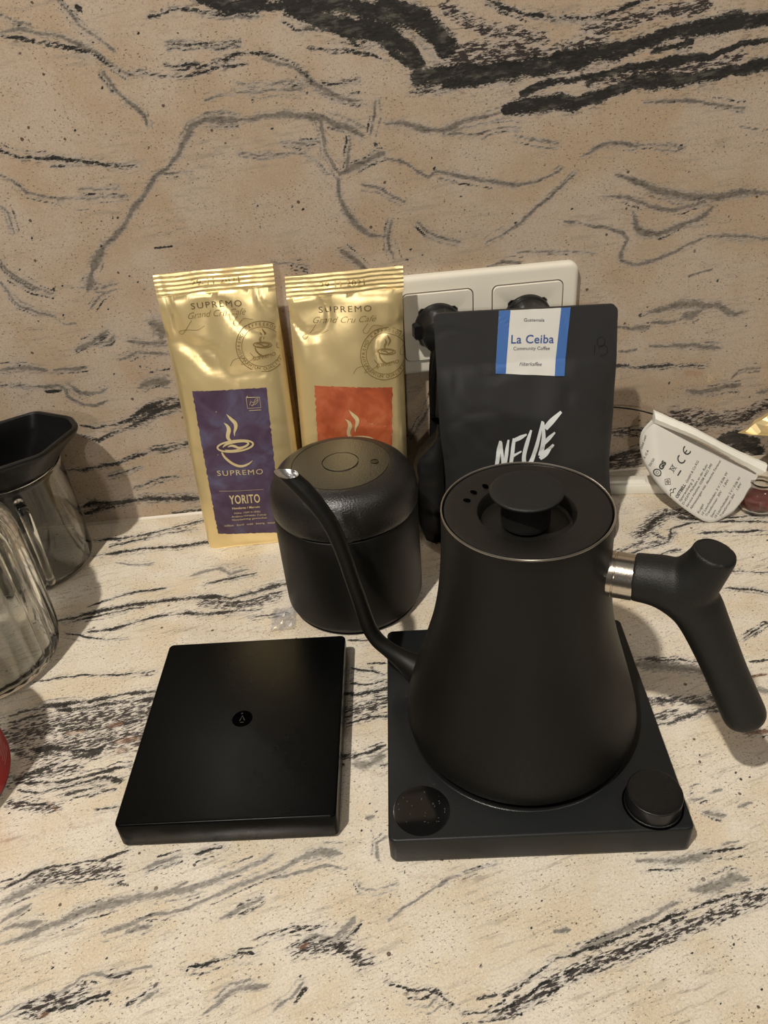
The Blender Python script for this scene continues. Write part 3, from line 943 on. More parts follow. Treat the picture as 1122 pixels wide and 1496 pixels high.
# ------------------------------------------------------------------ kettle base
BA = -0.0734
BX, BY = 72.4, 235.4
def base_pt(a, b, z):
    x, y = rot(a, b, BA)
    return (BX + x, BY + y, z)
kb = thing('kettle_base', 'square black electric kettle base with round knob and dark round display, under the gooseneck kettle', 'kettle base', (78, 315, 0))
W_ = 159.6
def rr_loop(w, d, r, z, ptf, n=8, cy=None):
    return [ptf(a, b, z) for a, b in rrect(w, d, r, n, 0, cy if cy is not None else W_ / 2)]
v, f = loft([rr_loop(W_ - 2.4, W_ - 2.4, 3, 1.0, base_pt), rr_loop(W_ - .6, W_ - .6, 4, 1.6, base_pt), rr_loop(W_, W_, 4, 2.6, base_pt),
             rr_loop(W_, W_, 4, 19.1, base_pt), rr_loop(W_ - .45, W_ - .45, 4, 19.85, base_pt), rr_loop(W_ - 1.3, W_ - 1.3, 3.8, 20.27, base_pt), rr_loop(W_ - 2.4, W_ - 2.4, 3.4, 20.4, base_pt)])
mk('housing', v, f, 'blackbase', kb)
for a, b in ((-66, 14), (66, 14), (-66, 146), (66, 146)):
    p = base_pt(a, b, 0)
    v, f = lathe([(0, 0), (7, 0), (7, 1.2), (0, 1.2)], p, 20)
    mk('foot', v, f, 'cord', kb)
v, f = lathe([(62.5, 20.42), (63.2, 20.75), (65.4, 20.75), (66, 20.42)], (78, 315, 0), 96)
mk('heating_plate_ring', v, f, 'blacksatin', kb)
kc = (135.4, 246.6, 20.4)
v, f = lathe([(0, 0), (14.9, 0), (14.9, .8), (14.4, 1.0), (14.4, 9.6)] + arc(13.7, 9.6, .7, 0, 90, 4) + [(12, 10.25), (0, 10.2)], kc, 72)
kn = mk('knob', v, f, 'blacksatin', kb)
v, f = lathe([(15.6, .03), (15.9, .1), (15.0, .1), (14.9, .03)], kc, 60)
mk('knob_gap', v, f, 'deepblack', kn)
dc = (12.4, 257.6, 20.4)
v, f = lathe([(15.4, .02), (15.4, .22), (14.9, .3), (0, .3)], dc, 72)
ds = mk('display', v, f, 'glossblack', kb)
V, Fc = [], []
rnd = random.Random(3)
for i in range(26):
    r, t = 13.5 * math.sqrt(rnd.random()), rnd.random() * 6.28
    x, y = dc[0] + r * math.cos(t), dc[1] + r * math.sin(t)
    s = .12 + .2 * rnd.random(); a = rnd.random() * 3
    o = len(V)
    for k in range(4):
        q = rot((s * 2.2, s * .5, -s * 2.2, -s * .5)[k] * (1 if k % 2 == 0 else 0), (s * .5 if k == 1 else -s * .5 if k == 3 else 0), a)
        V.append((x + q[0], y + q[1], 20.75))
    Fc.append((o, o + 1, o + 2, o + 3))
M['dust'] = simple('dust', (.13, .125, .115), .8)
tag(mk('dust_specks', V, Fc, 'dust', ds, smooth=False), kind='stuff')

# ------------------------------------------------------------------ kettle
KX, KY = 78.0, 315.0
kt = thing('gooseneck_kettle', 'matte black gooseneck kettle with black Y-shaped handle and steel collar, on the square base', 'kettle', (KX, KY, 20.9))
body = [(0, 21.0), (55, 21.0), (60, 21.2)] + [(62.5, 22.0), (64.6, 24.0), (66.2, 27.0), (66.9, 31), (66.9, 34), (66.3, 38), (64.9, 44), (62.8, 52), (60.5, 60), (58.1, 68),
        (55.7, 76), (53.3, 84), (51.0, 92), (49.0, 100), (47.4, 108), (46.1, 116), (45.1, 124), (44.3, 132), (43.7, 140), (43.2, 148), (42.9, 156), (42.7, 164),
        (42.7, 172.2), (42.5, 173.2), (42.1, 173.4), (41.7, 173.0), (41.7, 150)]
v, f = lathe(body, (KX, KY, 0), 160)
kbody = mk('body', v, f, 'blackmatte', kt, sharp=50)
v, f = lathe([(42.75, 172.9), (42.7, 173.5), (42.4, 173.9), (42.0, 173.7), (41.75, 173.0)], (KX, KY, 0), 160)
tag(mk('rim', v, f, 'rim', kt), 'thin pale metal edge around the lid')
lid = [(41.2, 169), (41.2, 172.4), (40.8, 173.1), (39.8, 173.3), (36, 172.9), (31, 172.3), (26, 171.6), (24.6, 171.3), (24.0, 170.6), (22.8, 164.5), (21.5, 163.6), (0, 163.6)]
v, f = lathe(lid, (KX, KY, 0), 128)
kl = mk('lid', v, f, 'blacklid', kt, sharp=30)
kn = [(12.2, 163.5), (12.2, 175.0), (13.0, 177.0), (15.6, 179.2), (17.3, 180.4)] + arc(17.2, 181.3, .9, -60, 80, 6) + [(16.6, 182.5), (12, 182.1), (6, 181.9), (0, 181.85)]
v, f = lathe(kn, (KX - .5, KY - .5, 2.0), 96)
mk('lid_knob', v, f, 'blackhandle', kl, sharp=45)
for (x, y) in ((61.7, 339.1), (54.8, 334.5), (50.2, 327.7)):
    zc = 172.55
    a = math.atan2(y - KY, x - KX)
    V = [(x, y, zc + .15)] + [(x + rot(1.9 * math.cos(t), 1.25 * math.sin(t), a)[0], y + rot(1.9 * math.cos(t), 1.25 * math.sin(t), a)[1], zc + .15) for t in [k * PI / 12 for k in range(24)]]
    V += [(p[0], p[1], zc - 2.5) for p in V[1:]]
    Fc = [(0, 1 + k, 1 + (k + 1) % 24) for k in range(24)] + [(1 + (k + 1) % 24, 1 + k, 25 + k, 25 + (k + 1) % 24) for k in range(24)]
    mk('vent_hole', V, Fc, 'deepblack', kl, smooth=False)

HA = math.radians(-25)
def hp(r, z, side=0.0):
    return (KX + r * math.cos(HA) - side * math.sin(HA), KY + r * math.sin(HA) + side * math.cos(HA), z)
d_ = (math.cos(HA), math.sin(HA), 0)
colp = [(0, 0), (11.6, 0), (11.6, 3.2), (11.25, 3.5), (11.25, 4.0), (11.6, 4.3), (11.6, 13.4), (0, 13.4)]
v, f = lathe(colp, hp(41.2, 140.8), 64, axis=d_)
tag(mk('handle_collar', v, f, 'steel', kt), 'polished steel collar')
arm = [hp(53.6, 141.4) + (12.1,), hp(60, 141.5) + (12.4,), hp(68, 141.2) + (13.3,), hp(76, 138.2) + (13.8,), hp(84, 130.6) + (13.0,), hp(90, 120.5) + (11.9,), hp(96.5, 107.5) + (11.2,),
       hp(103.5, 93) + (10.8,), hp(110, 79.5) + (10.9,), hp(115.2, 69) + (11.1,), hp(118.6, 62.0) + (11.1,), hp(120.2, 58.6) + (9.8,)]
stub = [hp(74, 134) + (14,), hp(80.5, 144) + (13.4,), hp(84.6, 152) + (11.6,), hp(87.4, 159) + (10.5,), hp(88.6, 164.2) + (10.4,)]
v, f = join(tube(arm, 32, 5), tube(stub, 32, 5))
hd = mk('handle', v, f, 'blackhandle', kt)
rm = hd.modifiers.new('remesh', 'REMESH'); rm.mode = 'VOXEL'; rm.voxel_size = 0.0009; rm.use_smooth_shade = True
sm = hd.modifiers.new('smooth', 'SMOOTH'); sm.factor = .5; sm.iterations = 26
sa = (Vector(hp(88.6, 164.2)) - Vector(hp(87.0, 158))).normalized()
v, f = lathe([(9.2, -.3), (9.0, .25), (8.5, .3), (8.45, .05), (0, .1)], Vector(hp(88.5, 163.8)), 48, axis=sa)
hc = mk('handle_cap', v, f, 'blackhandle', hd)
V, Fc = [], []
u = sa.orthogonal().normalized(); w = sa.cross(u)
v2, f2 = ribbon([(-5, -2, .25), (-2, 1.5, .5), (1, .8, .5), (4.5, 3, .25)], n=5)
c0 = Vector(hp(88.5, 163.8)) + sa * .22
mk('embossed_mark', [tuple(c0 + u * a + w * b) for a, b in v2], f2, 'scale_side', hc, smooth=False)

SA = math.radians(153)
def sp(r, z, side=0.0):
    return (KX + r * math.cos(SA) - side * math.sin(SA), KY + r * math.sin(SA) + side * math.cos(SA), z)
path = [sp(60, 36) + (10.8,), sp(66, 39) + (9.4,), sp(74, 43.5) + (6.6,), sp(82, 48.6) + (5.1,), sp(89.5, 54.5) + (4.8,), sp(94.4, 62.5) + (4.7,), sp(97.2, 73) + (4.6,), sp(100, 87) + (4.5,), sp(103.4, 103) + (4.4,),
        sp(107.0, 121) + (4.5,), sp(112, 138) + (4.7,), sp(119.5, 151) + (4.9,), sp(127.5, 161) + (5.2,)]
Q = catmull(path, 6)
pts = [Vector(q[:3]) for q in Q]; rad = [q[3] for q in Q]
sd = Vector((-math.sin(SA), math.cos(SA), 0))
loops = []
NS = 28
for i in range(len(pts)):
    t = (pts[min(i + 1, len(pts) - 1)] - pts[max(0, i - 1)]).normalized()
    nr = sd.cross(t).normalized()
    loops.append([tuple(pts[i] + (sd * math.cos(2 * PI * j / NS) + nr * math.sin(2 * PI * j / NS)) * rad[i]) for j in range(NS)])
def tip(z, c, ax, bx, lip):
    out = []
    for j in range(NS):
        a = 2 * PI * j / NS
        s_ = math.sin(a)
        e = ax * s_
        side = bx * math.cos(a)
        k = -s_  # +1 towards the outer lip
        if k > 0: e -= lip * k ** 4
        out.append(sp(c - e, z + (0.7 * max(0, k) ** 3), side))
    return out
# the ring order of `tip` follows nr: nr points up/inwards on the slanted tube
sgn = 1 if Vector(loops[-1][NS // 4]).z > pts[-1].z else -1
def tiploop(*a):
    l = tip(*a)
    return l if sgn > 0 else [l[(-j) % NS] for j in range(NS)]
o1 = tiploop(167.6, 134.6, 6.7, 5.0, 1.0); o2 = tiploop(169.0, 135.9, 7.2, 5.1, 1.8)
i1 = tiploop(169.0, 135.8, 6.5, 4.6, 1.5)
v, f = loft(loops + [o1, o2, i1], True, False)
spo = mk('spout', v, f, 'blackmatte', kt, sharp=60)
i2 = tiploop(166.0, 132.5, 4.9, 4.1, .5); i3 = tiploop(161.5, 128.6, 3.6, 3.4, 0)
i0 = tiploop(169.06, 135.85, 6.75, 4.8, 1.6)
v, f = loft([i0, i1, i2, i3], False, True)
tag(mk('spout_opening', v, f, 'steel_in', spo, sharp=70), 'bare steel inside of the spout tip')

# ------------------------------------------------------------------ coffee scale
SCA = -0.0692
def sc_pt(a, b, z):
    x, y = rot(a, b, SCA)
    return (-95.8 + x, 264.2 + y, z)
sc = thing('coffee_scale', 'flat black rectangular coffee scale with small round mark in its centre, left of the kettle', 'scale', (-91, 335, 0))
sw_, sd_ = 123.2, 141.4
def sl(w, d, r, z): return [sc_pt(a, b, z) for a, b in rrect(w, d, r, 6, 0, sd_ / 2)]
v, f = loft([sl(sw_ - 3, sd_ - 3, 3, 1.0), sl(sw_ - 2, sd_ - 2, 3, 1.6), sl(sw_ - 2, sd_ - 2, 3, 5)], True, True)
mk('housing', v, f, 'blacksatin', sc)
v, f = loft([sl(sw_ - .8, sd_ - .8, 3, 2.2), sl(sw_, sd_, 3, 2.8), sl(sw_, sd_, 3.2, 18.9), sl(sw_ - .5, sd_ - .5, 3.2, 19.7), sl(sw_ - 1.6, sd_ - 1.6, 3, 20.15), sl(sw_ - 3.0, sd_ - 3.0, 2.6, 20.2)])
pl = mk('weighing_platform', v, f, 'scale_top', sc)
for a, b in ((-50, 12), (50, 12), (-50, 129), (50, 129)):
    v, f = lathe([(0, 0), (6, 0), (6, 1.2), (0, 1.2)], sc_pt(a, b, 0), 18)
    mk('foot', v, f, 'cord', sc)
v, f = lathe([(6.4, .02), (6.3, .12), (0, .12)], (-91.1, 335.6, 20.2), 40)
bd = mk('centre_badge', v, f, 'deepblack', pl)
FB = lambda x, z: (Vector((x, z, 20.36)), Vector((0, 0, 1)))
M['faintgrey'] = simple('faint_grey_print', (.035, .033, .03), .5)
vf = join(ribbon([(-92.6, 334, .5), (-91.2, 338, .5), (-89.6, 334, .5)], n=1), ribbon([(-92.2, 332.6, .4), (-90, 332.6, .4)], n=1), ribbon([(-92, 339.6, .7), (-91, 340.0, .7)], n=1))
decal('badge_mark', vf, FB, 'faintgrey', pl, 0)

# ------------------------------------------------------------------ vacuum canister
CX, CY = -16.0, 470.0
cn = thing('coffee_canister', 'round matte black vacuum canister with domed lid, behind the kettle spout', 'canister', (CX, CY, 0))
cb = [(0, .3), (44, .3), (47, 1.0)] + arc(44.0, 8.5, 7.7, -68, 0, 8) + [(51.9, 20), (52.0, 45), (51.9, 70), (51.7, 84.2), (51.2, 85.0), (50.2, 85.4), (50.0, 87.5), (0, 87.5)]
v, f = lathe(cb, (CX, CY, 0), 128)
mk('body', v, f, 'blackmatte', cn, sharp=45)
v, f = lathe([(46, 0), (48.4, 0), (49.3, 1.2), (48, 1.8)], (CX, CY, 0), 96)
mk('base_ring', v, f, 'rim' if False else 'blackhandle', cn)
v, f = lathe([(50.6, 85.5), (51.5, 85.9), (51.5, 86.7), (50.6, 87.1)], (CX, CY, 0), 128)
mk('gasket_ring', v, f, 'glossblack', cn)
cl = [(50.4, 86.9), (52.2, 87.3), (52.6, 88.2), (52.7, 92.0), (52.4, 97.5), (51.4, 102.2), (49.5, 106.8), (46.5, 110.9), (42.8, 114.0), (39.0, 115.9), (35.6, 116.9), (34.4, 117.1), (34.2, 116.7), (33.9, 116.7), (33.7, 117.15), (28, 117.6), (13.1, 118.0), (12.9, 117.3), (12.5, 117.3), (12.3, 118.0), (0, 118.1)]
v, f = lathe(cl, (CX, CY, 0), 128)
M['canlid'] = simple('canister_lid_black', (.012, .0105, .009), .33, bump=.7, bscale=900, var=.35)
cll = mk('lid', v, f, 'canlid', cn, sharp=25)
v, f = lathe([(12.2, .0), (12.0, .25), (0, .3)], (CX, CY, 117.95), 64)
mk('vacuum_button', v, f, 'canlid', cll)
dx, dy = 23.5, -3.5
v, f = lathe([(2.9, .0), (2.9, .35), (2.3, .35), (2.2, .05), (0, .05)], (CX + dx, CY + dy, 117.75), 32)
mk('indicator_dot', v, f, 'glossblack', cll)

# ------------------------------------------------------------------ crumpled film scrap
V, Fc = [], []
n = 9
for j in range(n):
    for i in range(n):
        a, b = i / (n - 1), j / (n - 1)
        x = -81.5 + 18 * a + 2.0 * b + 1.2 * mnoise.noise(Vector((i * .8, j * .9, 3)))
        y = 433 + 25 * b + 1.2 * mnoise.noise(Vector((i * .8, j * .9, 9)))
        z = .5 + 2.6 * abs(mnoise.noise(Vector((i * .75, j * .75, .4)))) * 2 + .6 * ((i + j) % 2)
        V.append((x, y, z))
for j in range(n - 1):
    for i in range(n - 1):
        k = j * n + i
        Fc.append((k, k + 1, k + n + 1, k + n))
m, nt, p = new_mat('clear_film')
setin(p, Roughness=.08, IOR=1.35)
p.inputs['Base Color'].default_value = (.9, .92, 1, 1)
p.inputs['Alpha'].default_value = .42
p.inputs['Metallic'].default_value = .6
p.inputs['Coat Weight'].default_value = 1.0
M['film'] = m
tag(mk('film_scrap', V, Fc, 'film', smooth=False, loc=(-72, 446, 0)), 'small shiny crumpled scrap of clear film on the worktop beside the black canister', 'film scrap')

# ------------------------------------------------------------------ gold coffee bags
def gold(name, seed):
    m, nt, p = new_mat(name)
    L = nt.links.new
    p.inputs['Metallic'].default_value = .68
    tc = node(nt, 'ShaderNodeTexCoord')
    mp = node(nt, 'ShaderNodeMapping')
    mp.inputs['Location'].default_value = (seed, 0, 0)
    L(tc.outputs['Object'], mp.inputs['Vector'])
    n1 = node(nt, 'ShaderNodeTexNoise'); setin(n1, Scale=22.0, Detail=3.0, Distortion=.6)
    L(mp.outputs['Vector'], n1.inputs['Vector'])
    n2 = node(nt, 'ShaderNodeTexNoise'); setin(n2, Scale=260.0, Detail=3.0)
    L(mp.outputs['Vector'], n2.inputs['Vector'])
    mx = node(nt, 'ShaderNodeMix', data_type='RGBA')
    mx.inputs['A'].default_value = (.86, .67, .33, 1)
    mx.inputs['B'].default_value = (.92, .74, .40, 1)
    L(n1.outputs['Fac'], mx.inputs['Factor'])
    L(mx.outputs['Result'], p.inputs['Base Color'])
    p.inputs['Roughness'].default_value = .33
    b1 = node(nt, 'ShaderNodeBump'); setin(b1, Strength=.35, Distance=.0015)
    L(n1.outputs['Fac'], b1.inputs['Height'])
    b2 = node(nt, 'ShaderNodeBump'); setin(b2, Strength=.12, Distance=.0004)
    L(n2.outputs['Fac'], b2.inputs['Height'])
    L(b1.outputs['Normal'], b2.inputs['Normal'])
    L(b2.outputs['Normal'], p.inputs['Normal'])
    return m
M['gold1'] = gold('gold_foil', .0)
M['gold2'] = gold('gold_foil_second', 3.3)
M['print_brown'] = simple('brown_print', (.11, .075, .03), .5)
M['print_thin'] = simple('thin_brown_print', (.24, .165, .06), .45, metal=.3)
M['print_gold'] = simple('pale_gold_print', (.74, .60, .33), .42, metal=.35)
M['emboss'] = simple('embossed_gold', (.38, .27, .09), .35, metal=.7)

def label_mat(name, c1, c2, c3, scale):
    m, nt, p = new_mat(name)
    L = nt.links.new
    tc = node(nt, 'ShaderNodeTexCoord')
    n1 = node(nt, 'ShaderNodeTexNoise'); setin(n1, Scale=scale, Detail=6.0, Roughness=.65, Distortion=.8)
    L(tc.outputs['Object'], n1.inputs['Vector'])
    r = node(nt, 'ShaderNodeValToRGB')
    e = r.color_ramp.elements
    e[0].position, e[0].color = .30, (*c1, 1)
    e[1].position, e[1].color = .70, (*c3, 1)
    x = e.new(.5); x.color = (*c2, 1)
    L(n1.outputs['Fac'], r.inputs['Fac'])
    L(r.outputs['Color'], p.inputs['Base Color'])
    p.inputs['Roughness'].default_value = .42
    return m
M['purple'] = label_mat('purple_label_print', (.040, .018, .040), (.075, .045, .085), (.11, .11, .19), 30)
M['orange'] = label_mat('orange_label_print', (.27, .05, .022), (.42, .09, .032), (.55, .17, .07), 34)

def make_bag(loc, label, xc, hw, y0, kk, zs, ztop, D, mat, seed, ridges=True, bulge=5.0, wr=3.6, tilt=0.0, flare=None, ntop=1.2, cat='coffee bag', nm='coffee_bag', cr=4.5, sealhw=None):
    t = thing(nm, label, cat, loc)
    def y_of(x, z):
        h = hw + (flare(z) if flare else 0)
        u = max(-1.0, min(1.0, (x - xc(z)) / h))
        zz = z / zs
        b = 0.0
        if 0 < zz < 1:
            b = bulge * (1 - abs(u) ** 3.5) * (math.sin(PI * min(1, zz ** .85)) ** .6)
        q = Vector((x * .030 + seed, z * .020, seed))
        lo_ = .30 + .70 * smooth01((z - 138) / 22) if ridges else 1.0
        wv = (mnoise.noise(q) * wr + mnoise.noise(q * 2.1) * wr * .22) * lo_
        rd = 1 - abs(mnoise.noise(Vector((x * .030 + z * .018 + seed * 3, z * .03 - x * .012, 1.3))) * 2)
        wv += -cr * .35 * smooth01((rd - .70) / .30) * lo_
        fade = min(1, max(0, z / 12)) * (1 - .75 * smooth01((z - zs + 8) / 8))
        y = y0 + kk * z - b - wv * fade
        y += 4.0 * abs(u) ** 14 * (1 - smooth01((z - zs * .75) / (zs * .25)))
        if ridges and z > zs:
            y += .26 * math.sin((z - zs) * 2.05 + .4 * math.sin(x * .2)) * (1 + mnoise.noise(Vector((x * .12, z * .3, seed))))
            y += .8 * math.sin((x - xc(z)) * .09 + seed)
        return y
    rings = []
    zl = [0, .6, 2, 5] + list(np.arange(9, zs - 2, 3.2)) + (list(np.arange(zs, ztop, .5)) if ridges else list(np.arange(zs, ztop, 2.2))) + [ztop]
    nf, ns_, nb = 44, 6, 14
    for z in zl:
        dd = D * (1 - smooth01((z - zs * .42) / (zs * .60))) ** 1.0 + ntop
        h = hw + (flare(z) if flare else 0)
        if z < 5: h -= 1.2 * (1 - z / 5)
        if sealhw and z >= zs: h = sealhw
        if not ridges and z > ztop - 5:
            q = (z - (ztop - 5)) / 5
            h -= 5 * (1 - math.sqrt(max(0, 1 - q * q)))
        c = xc(z)
        g = min(9.0, dd * .28) if z > 8 else min(9.0, dd * .28) * z / 8
        L = []
        for i in range(nf + 1):
            u = -1 + 2 * i / nf
            u = math.sin(u * PI / 2) * .35 + u * .65
            x = c + u * h
            L.append((x, y_of(x, z), z))
        yr, yl = L[-1][1], L[0][1]
        yb = y0 + kk * z + dd
        yb = min(yb, YW - 2.2)
        for i in range(1, ns_):
            s = i / ns_
            L.append((c + h - g * (1 - abs(2 * s - 1)), yr + (yb - yr) * s, z))
        for i in range(nb + 1):
            u = 1 - 2 * i / nb
            L.append((c + u * h, yb - (1 - u * u) * (0 if z > zs else 1.0), z))
        for i in range(1, ns_):
            s = 1 - i / ns_
            L.append((c - h + g * (1 - abs(2 * s - 1)), yl + (yb - yl) * s, z))
        if tilt:
            L = [(x, y, zz + tilt * (x - c) * (zz / ztop)) for x, y, zz in L]
        rings.append(L)
    v, f = loft(rings)
    b = mk('bag', v, f, mat, t, sharp=50)
    return t, b, surf(y_of)

def grid2d(x0, z0, x1, z1, nx, nz, rag=0.0, corners=None, seed=0):
    V, Fc = [], []
    for j in range(nz + 1):
        for i in range(nx + 1):
            a, b = i / nx, j / nz
            if corners:
                (ax, az), (bx, bz), (cx, cz), (dx, dz) = corners   # BL BR TR TL
                x = (ax * (1 - a) + bx * a) * (1 - b) + (dx * (1 - a) + cx * a) * b
                z = (az * (1 - a) + bz * a) * (1 - b) + (dz * (1 - a) + cz * a) * b
            else:
                x, z = x0 + (x1 - x0) * a, z0 + (z1 - z0) * b
            if rag and (i in (0, nx)): x += rag * (mnoise.noise(Vector((j * .9, i, seed))) + .5 * mnoise.noise(Vector((j * 2.7, i, seed))))
            if rag and (j in (0, nz)): z += rag * .6 * mnoise.noise(Vector((i * .9, j, seed + 5)))
            V.append((x, z))
    for j in range(nz):
        for i in range(nx):
            k = j * (nx + 1) + i
            Fc.append((k, k + 1, k + nx + 2, k + nx + 1))
    return V, Fc

def cup_logo(cx, cz, s, rotdeg=0):
    """steaming cup: two steam strokes, swirled surface and one open bowl stroke (unit = cup width)"""
    P = []
    st1 = [(-.02, .98, .01), (.06, .84, .075), (.145, .70, .10), (.13, .58, .085), (.07, .47, .05), (.045, .36, .012)]
    st2 = [(-.15, .76, .01), (-.075, .66, .075), (-.06, .55, .105), (-.12, .42, .10), (-.13, .32, .085), (-.06, .22, .05), (.0, .20, .01)]
    for st in (st1, st2): P.append(ribbon(st, n=6))
    P.append(ring2d(0, .08, .48, .155, .05, 40, tilt=-3))
    P.append(ribbon([(-.34, .10, .02), (-.22, .17, .06), (.0, .20, .07), (.26, .17, .06), (.36, .09, .05), (.25, .02, .06), (.08, .015, .06), (.0, .07, .07), (-.10, .11, .06), (-.20, .09, .02)], n=6))
    P.append(ribbon([(-.30, .02, .02), (-.12, -.03, .05), (.08, -.03, .03), (.2, -.02, .01)], n=5))
    P.append(ribbon([(-.40, -.03, .04), (-.34, -.22, .075), (-.18, -.42, .08), (.02, -.52, .07), (.22, -.49, .05), (.36, -.41, .01)], n=6))
    v, f = join(*P)
    a = math.radians(rotdeg)
    return [(cx + rot(x, z, a)[0] * s, cz + rot(x, z, a)[1] * s) for x, z in v], f

def circ_text(s, cx, cz, r, a_mid, span, h, inward=False):
    out = []
    n = len(s)
    for i, chh in enumerate(s):
        if chh == ' ': continue
        a = a_mid + (span / 2 - span * (i + .5) / n) * (1 if not inward else -1)
        t = math.radians(a)
        V, Fc = text2d(chh)
        w = max(v[0] for v in V) - min(v[0] for v in V); x0 = min(v[0] for v in V) + w / 2
        k = h / .7
        ux = (math.sin(t), -math.cos(t)) if not inward else (-math.sin(t), math.cos(t))
        uz = (math.cos(t), math.sin(t)) if not inward else (-math.cos(t), -math.sin(t))
        bx, bz = cx + r * math.cos(t), cz + r * math.sin(t)
        out.append(([(bx + ux[0] * (v[0] - x0) * k + uz[0] * v[1] * k, bz + ux[1] * (v[0] - x0) * k + uz[1] * v[1] * k) for v in V], Fc))
    return join(*out)

def gold_front(bag, Fm, sup, script, seal, date, clipx):
    (sx0, sz0), (sx1, sz1) = sup
    dz = (sz1 - sz0) / (sx1 - sx0)
    decal('brand_print', place_text('SUPREMO', sup[0], sup[1], h=4.4, spacing=1.25), Fm, 'print_brown', bag)
    (gx0, gz0), (gx1, gz1) = script
    vf = place_text('Grand Cru Café', (gx0 + 1, gz0), (gx1 - 1, gz1), h=4.6, shear=.45, bold=-.012)
    fl = ribbon([(gx0 + 3, gz0 - 1, .35), (gx0 - 2, gz0 - 7, .35), (gx0 - 6, gz0 - 11, .35), (gx0 - 8, gz0 - 9, .3), (gx0 - 2, gz0 - 7.5, .3), (gx0 + 6, gz0 - 8.5, .3), (gx0 + 12, gz0 - 6, .2)], n=6)
    fl2 = ribbon([(gx1 - 8, gz1 - 1, .35), (gx1 - 12, gz1 - 6, .35), (gx1 - 9, gz1 - 8, .3), (gx1 - 4, gz1 - 3, .3), (gx1 + 3, gz1 - 4, .2)], n=6)
    decal('script_print', join(vf, fl, fl2), Fm, 'print_thin', bag)
    cx, cz, R = seal
    parts = [ring2d(cx, cz, R, R, .55, 60), ring2d(cx, cz, R * .78, R * .78, .4, 60),
             circ_text('SUPREMO KAFFEERÖSTEREI', cx, cz, R * .83, 100, 205, R * .12),
             circ_text('PREMIUM QUALITÄT', cx, cz, R * .93, -95, 125, R * .12, inward=True),
             place_text('SUPREMO', (cx - R * .42, cz - R * .50), (cx + R * .48, cz - R * .42), h=R * .13),
             ribbon([(cx - R * 1.35, cz - R * .62, .3), (cx - R * 1.15, cz - R * .38, .3), (cx - R * .75, cz - R * .36, .3), (cx - R * .9, cz - R * .62, .25), (cx - R * .4, cz - R * .40, .3), (cx - R * .5, cz - R * .15, .3), (cx - R * .35, cz - R * .35, .3), (cx - R * .1, cz - R * .33, .25)], n=6),
             ribbon([(cx + R * .72, cz - R * .2, .3), (cx + R * .55, cz - R * .12, .3), (cx + R * .62, cz + R * .12, .3), (cx + R * .82, cz + R * .2, .3)], n=6)]
    lx, lf = cup_logo(cx + R * .02, cz + R * .02, R * .72, -8)
    parts.append((lx, lf))
    V, Fc = join(*parts)
    Fc = [q for q in Fc if all(V[i][0] < clipx(V[i][1]) for i in q)]
    decal('seal_print', (V, Fc), Fm, 'print_thin', bag)
    decal('embossed_date', place_text('29 11 2021', date[0], date[1], h=4.2, spacing=1.1), Fm, 'emboss', bag, .35)

b1, bag1, F1 = make_bag((-96, 565, 0), 'gold foil coffee bag with purple label, leftmost of the standing bags', lambda z: -96.4 + .008 * z, 43.0, 545, 30 / 227, 211, 227, 42, 'gold1', 1.7, sealhw=43.4)
gold_front(bag1, F1, ((-115.1, 200.6), (-77.5, 200.2)), ((-119.5, 193.9), (-74, 194.4)), (-67.5, 169.2, 19.3), ((-112, 217.0), (-76.8, 216.4)), lambda z: -54.6)
lab = decal('purple_label', grid2d(0, 0, 0, 0, 30, 60, 1.2, ((-128.3, 14.8), (-74.5, 10.4), (-69, 137.8), (-125.8, 140.3)), 2), F1, 'purple', bag1, .25, True)
lo = .6
V, Fc = cup_logo(-100.0, 91.5, 29.5, 4)
decal('cup_emblem', (V, Fc), F1, 'print_gold', lab, lo)
decal('label_brand', place_text('SUPREMO', (-118.7, 69.5), (-82.1, 67.4), h=4.6, spacing=1.2), F1, 'print_gold', lab, lo)
decal('label_rule', ribbon([(-120.1, 55.5), (-84.1, 53.4)], .25), F1, 'print_gold', lab, lo)
decal('label_name', place_text('YORITO', (-113.3, 43.2), (-88.3, 41.8), h=7.8, bold=.02, spacing=1.1), F1, 'print_gold', lab, lo)
tx = [place_text('Honduras / Marcala', (-112.2, 38.0), (-89.5, 36.6), h=2.0, bold=.02),
      place_text('Höhe: 1500 m üNN', (-111.3, 33.4), (-90.0, 32.1), h=1.7),
      place_text('Arabica-Varietät: Catuai', (-114.0, 30.4), (-85.5, 28.8), h=1.7),
      place_text('Verarbeitung: gewaschen', (-114.2, 27.3), (-85.3, 25.7), h=1.7),
      place_text('süßlich   floral   mild   beerig   weich', (-121.5, 22.4), (-79.0, 20.2), h=1.7)]
decal('label_small_text', join(*tx), F1, 'print_gold', lab, lo)
lf = join(ribbon([(-85.6, 131.6), (-75.2, 131.0), (-75.5, 122.6), (-85.8, 123.2), (-85.6, 131.6)], .35, 1), ribbon([(-84.8, 121.3), (-75.6, 120.8)], .4, 1),
          ribbon([(-83.8, 125.5, .3), (-82.5, 128, .3), (-80.5, 127, .3), (-78.5, 129.8, .3), (-76.6, 129.9, .3), (-77.5, 127.2, .3), (-80, 125.4, .3), (-83, 125, .3)], n=4),
          ribbon([(-82, 124.4), (-79, 127.5), (-77.2, 129)], .25, 3))
decal('leaf_mark', lf, F1, 'print_gold', lab, lo)

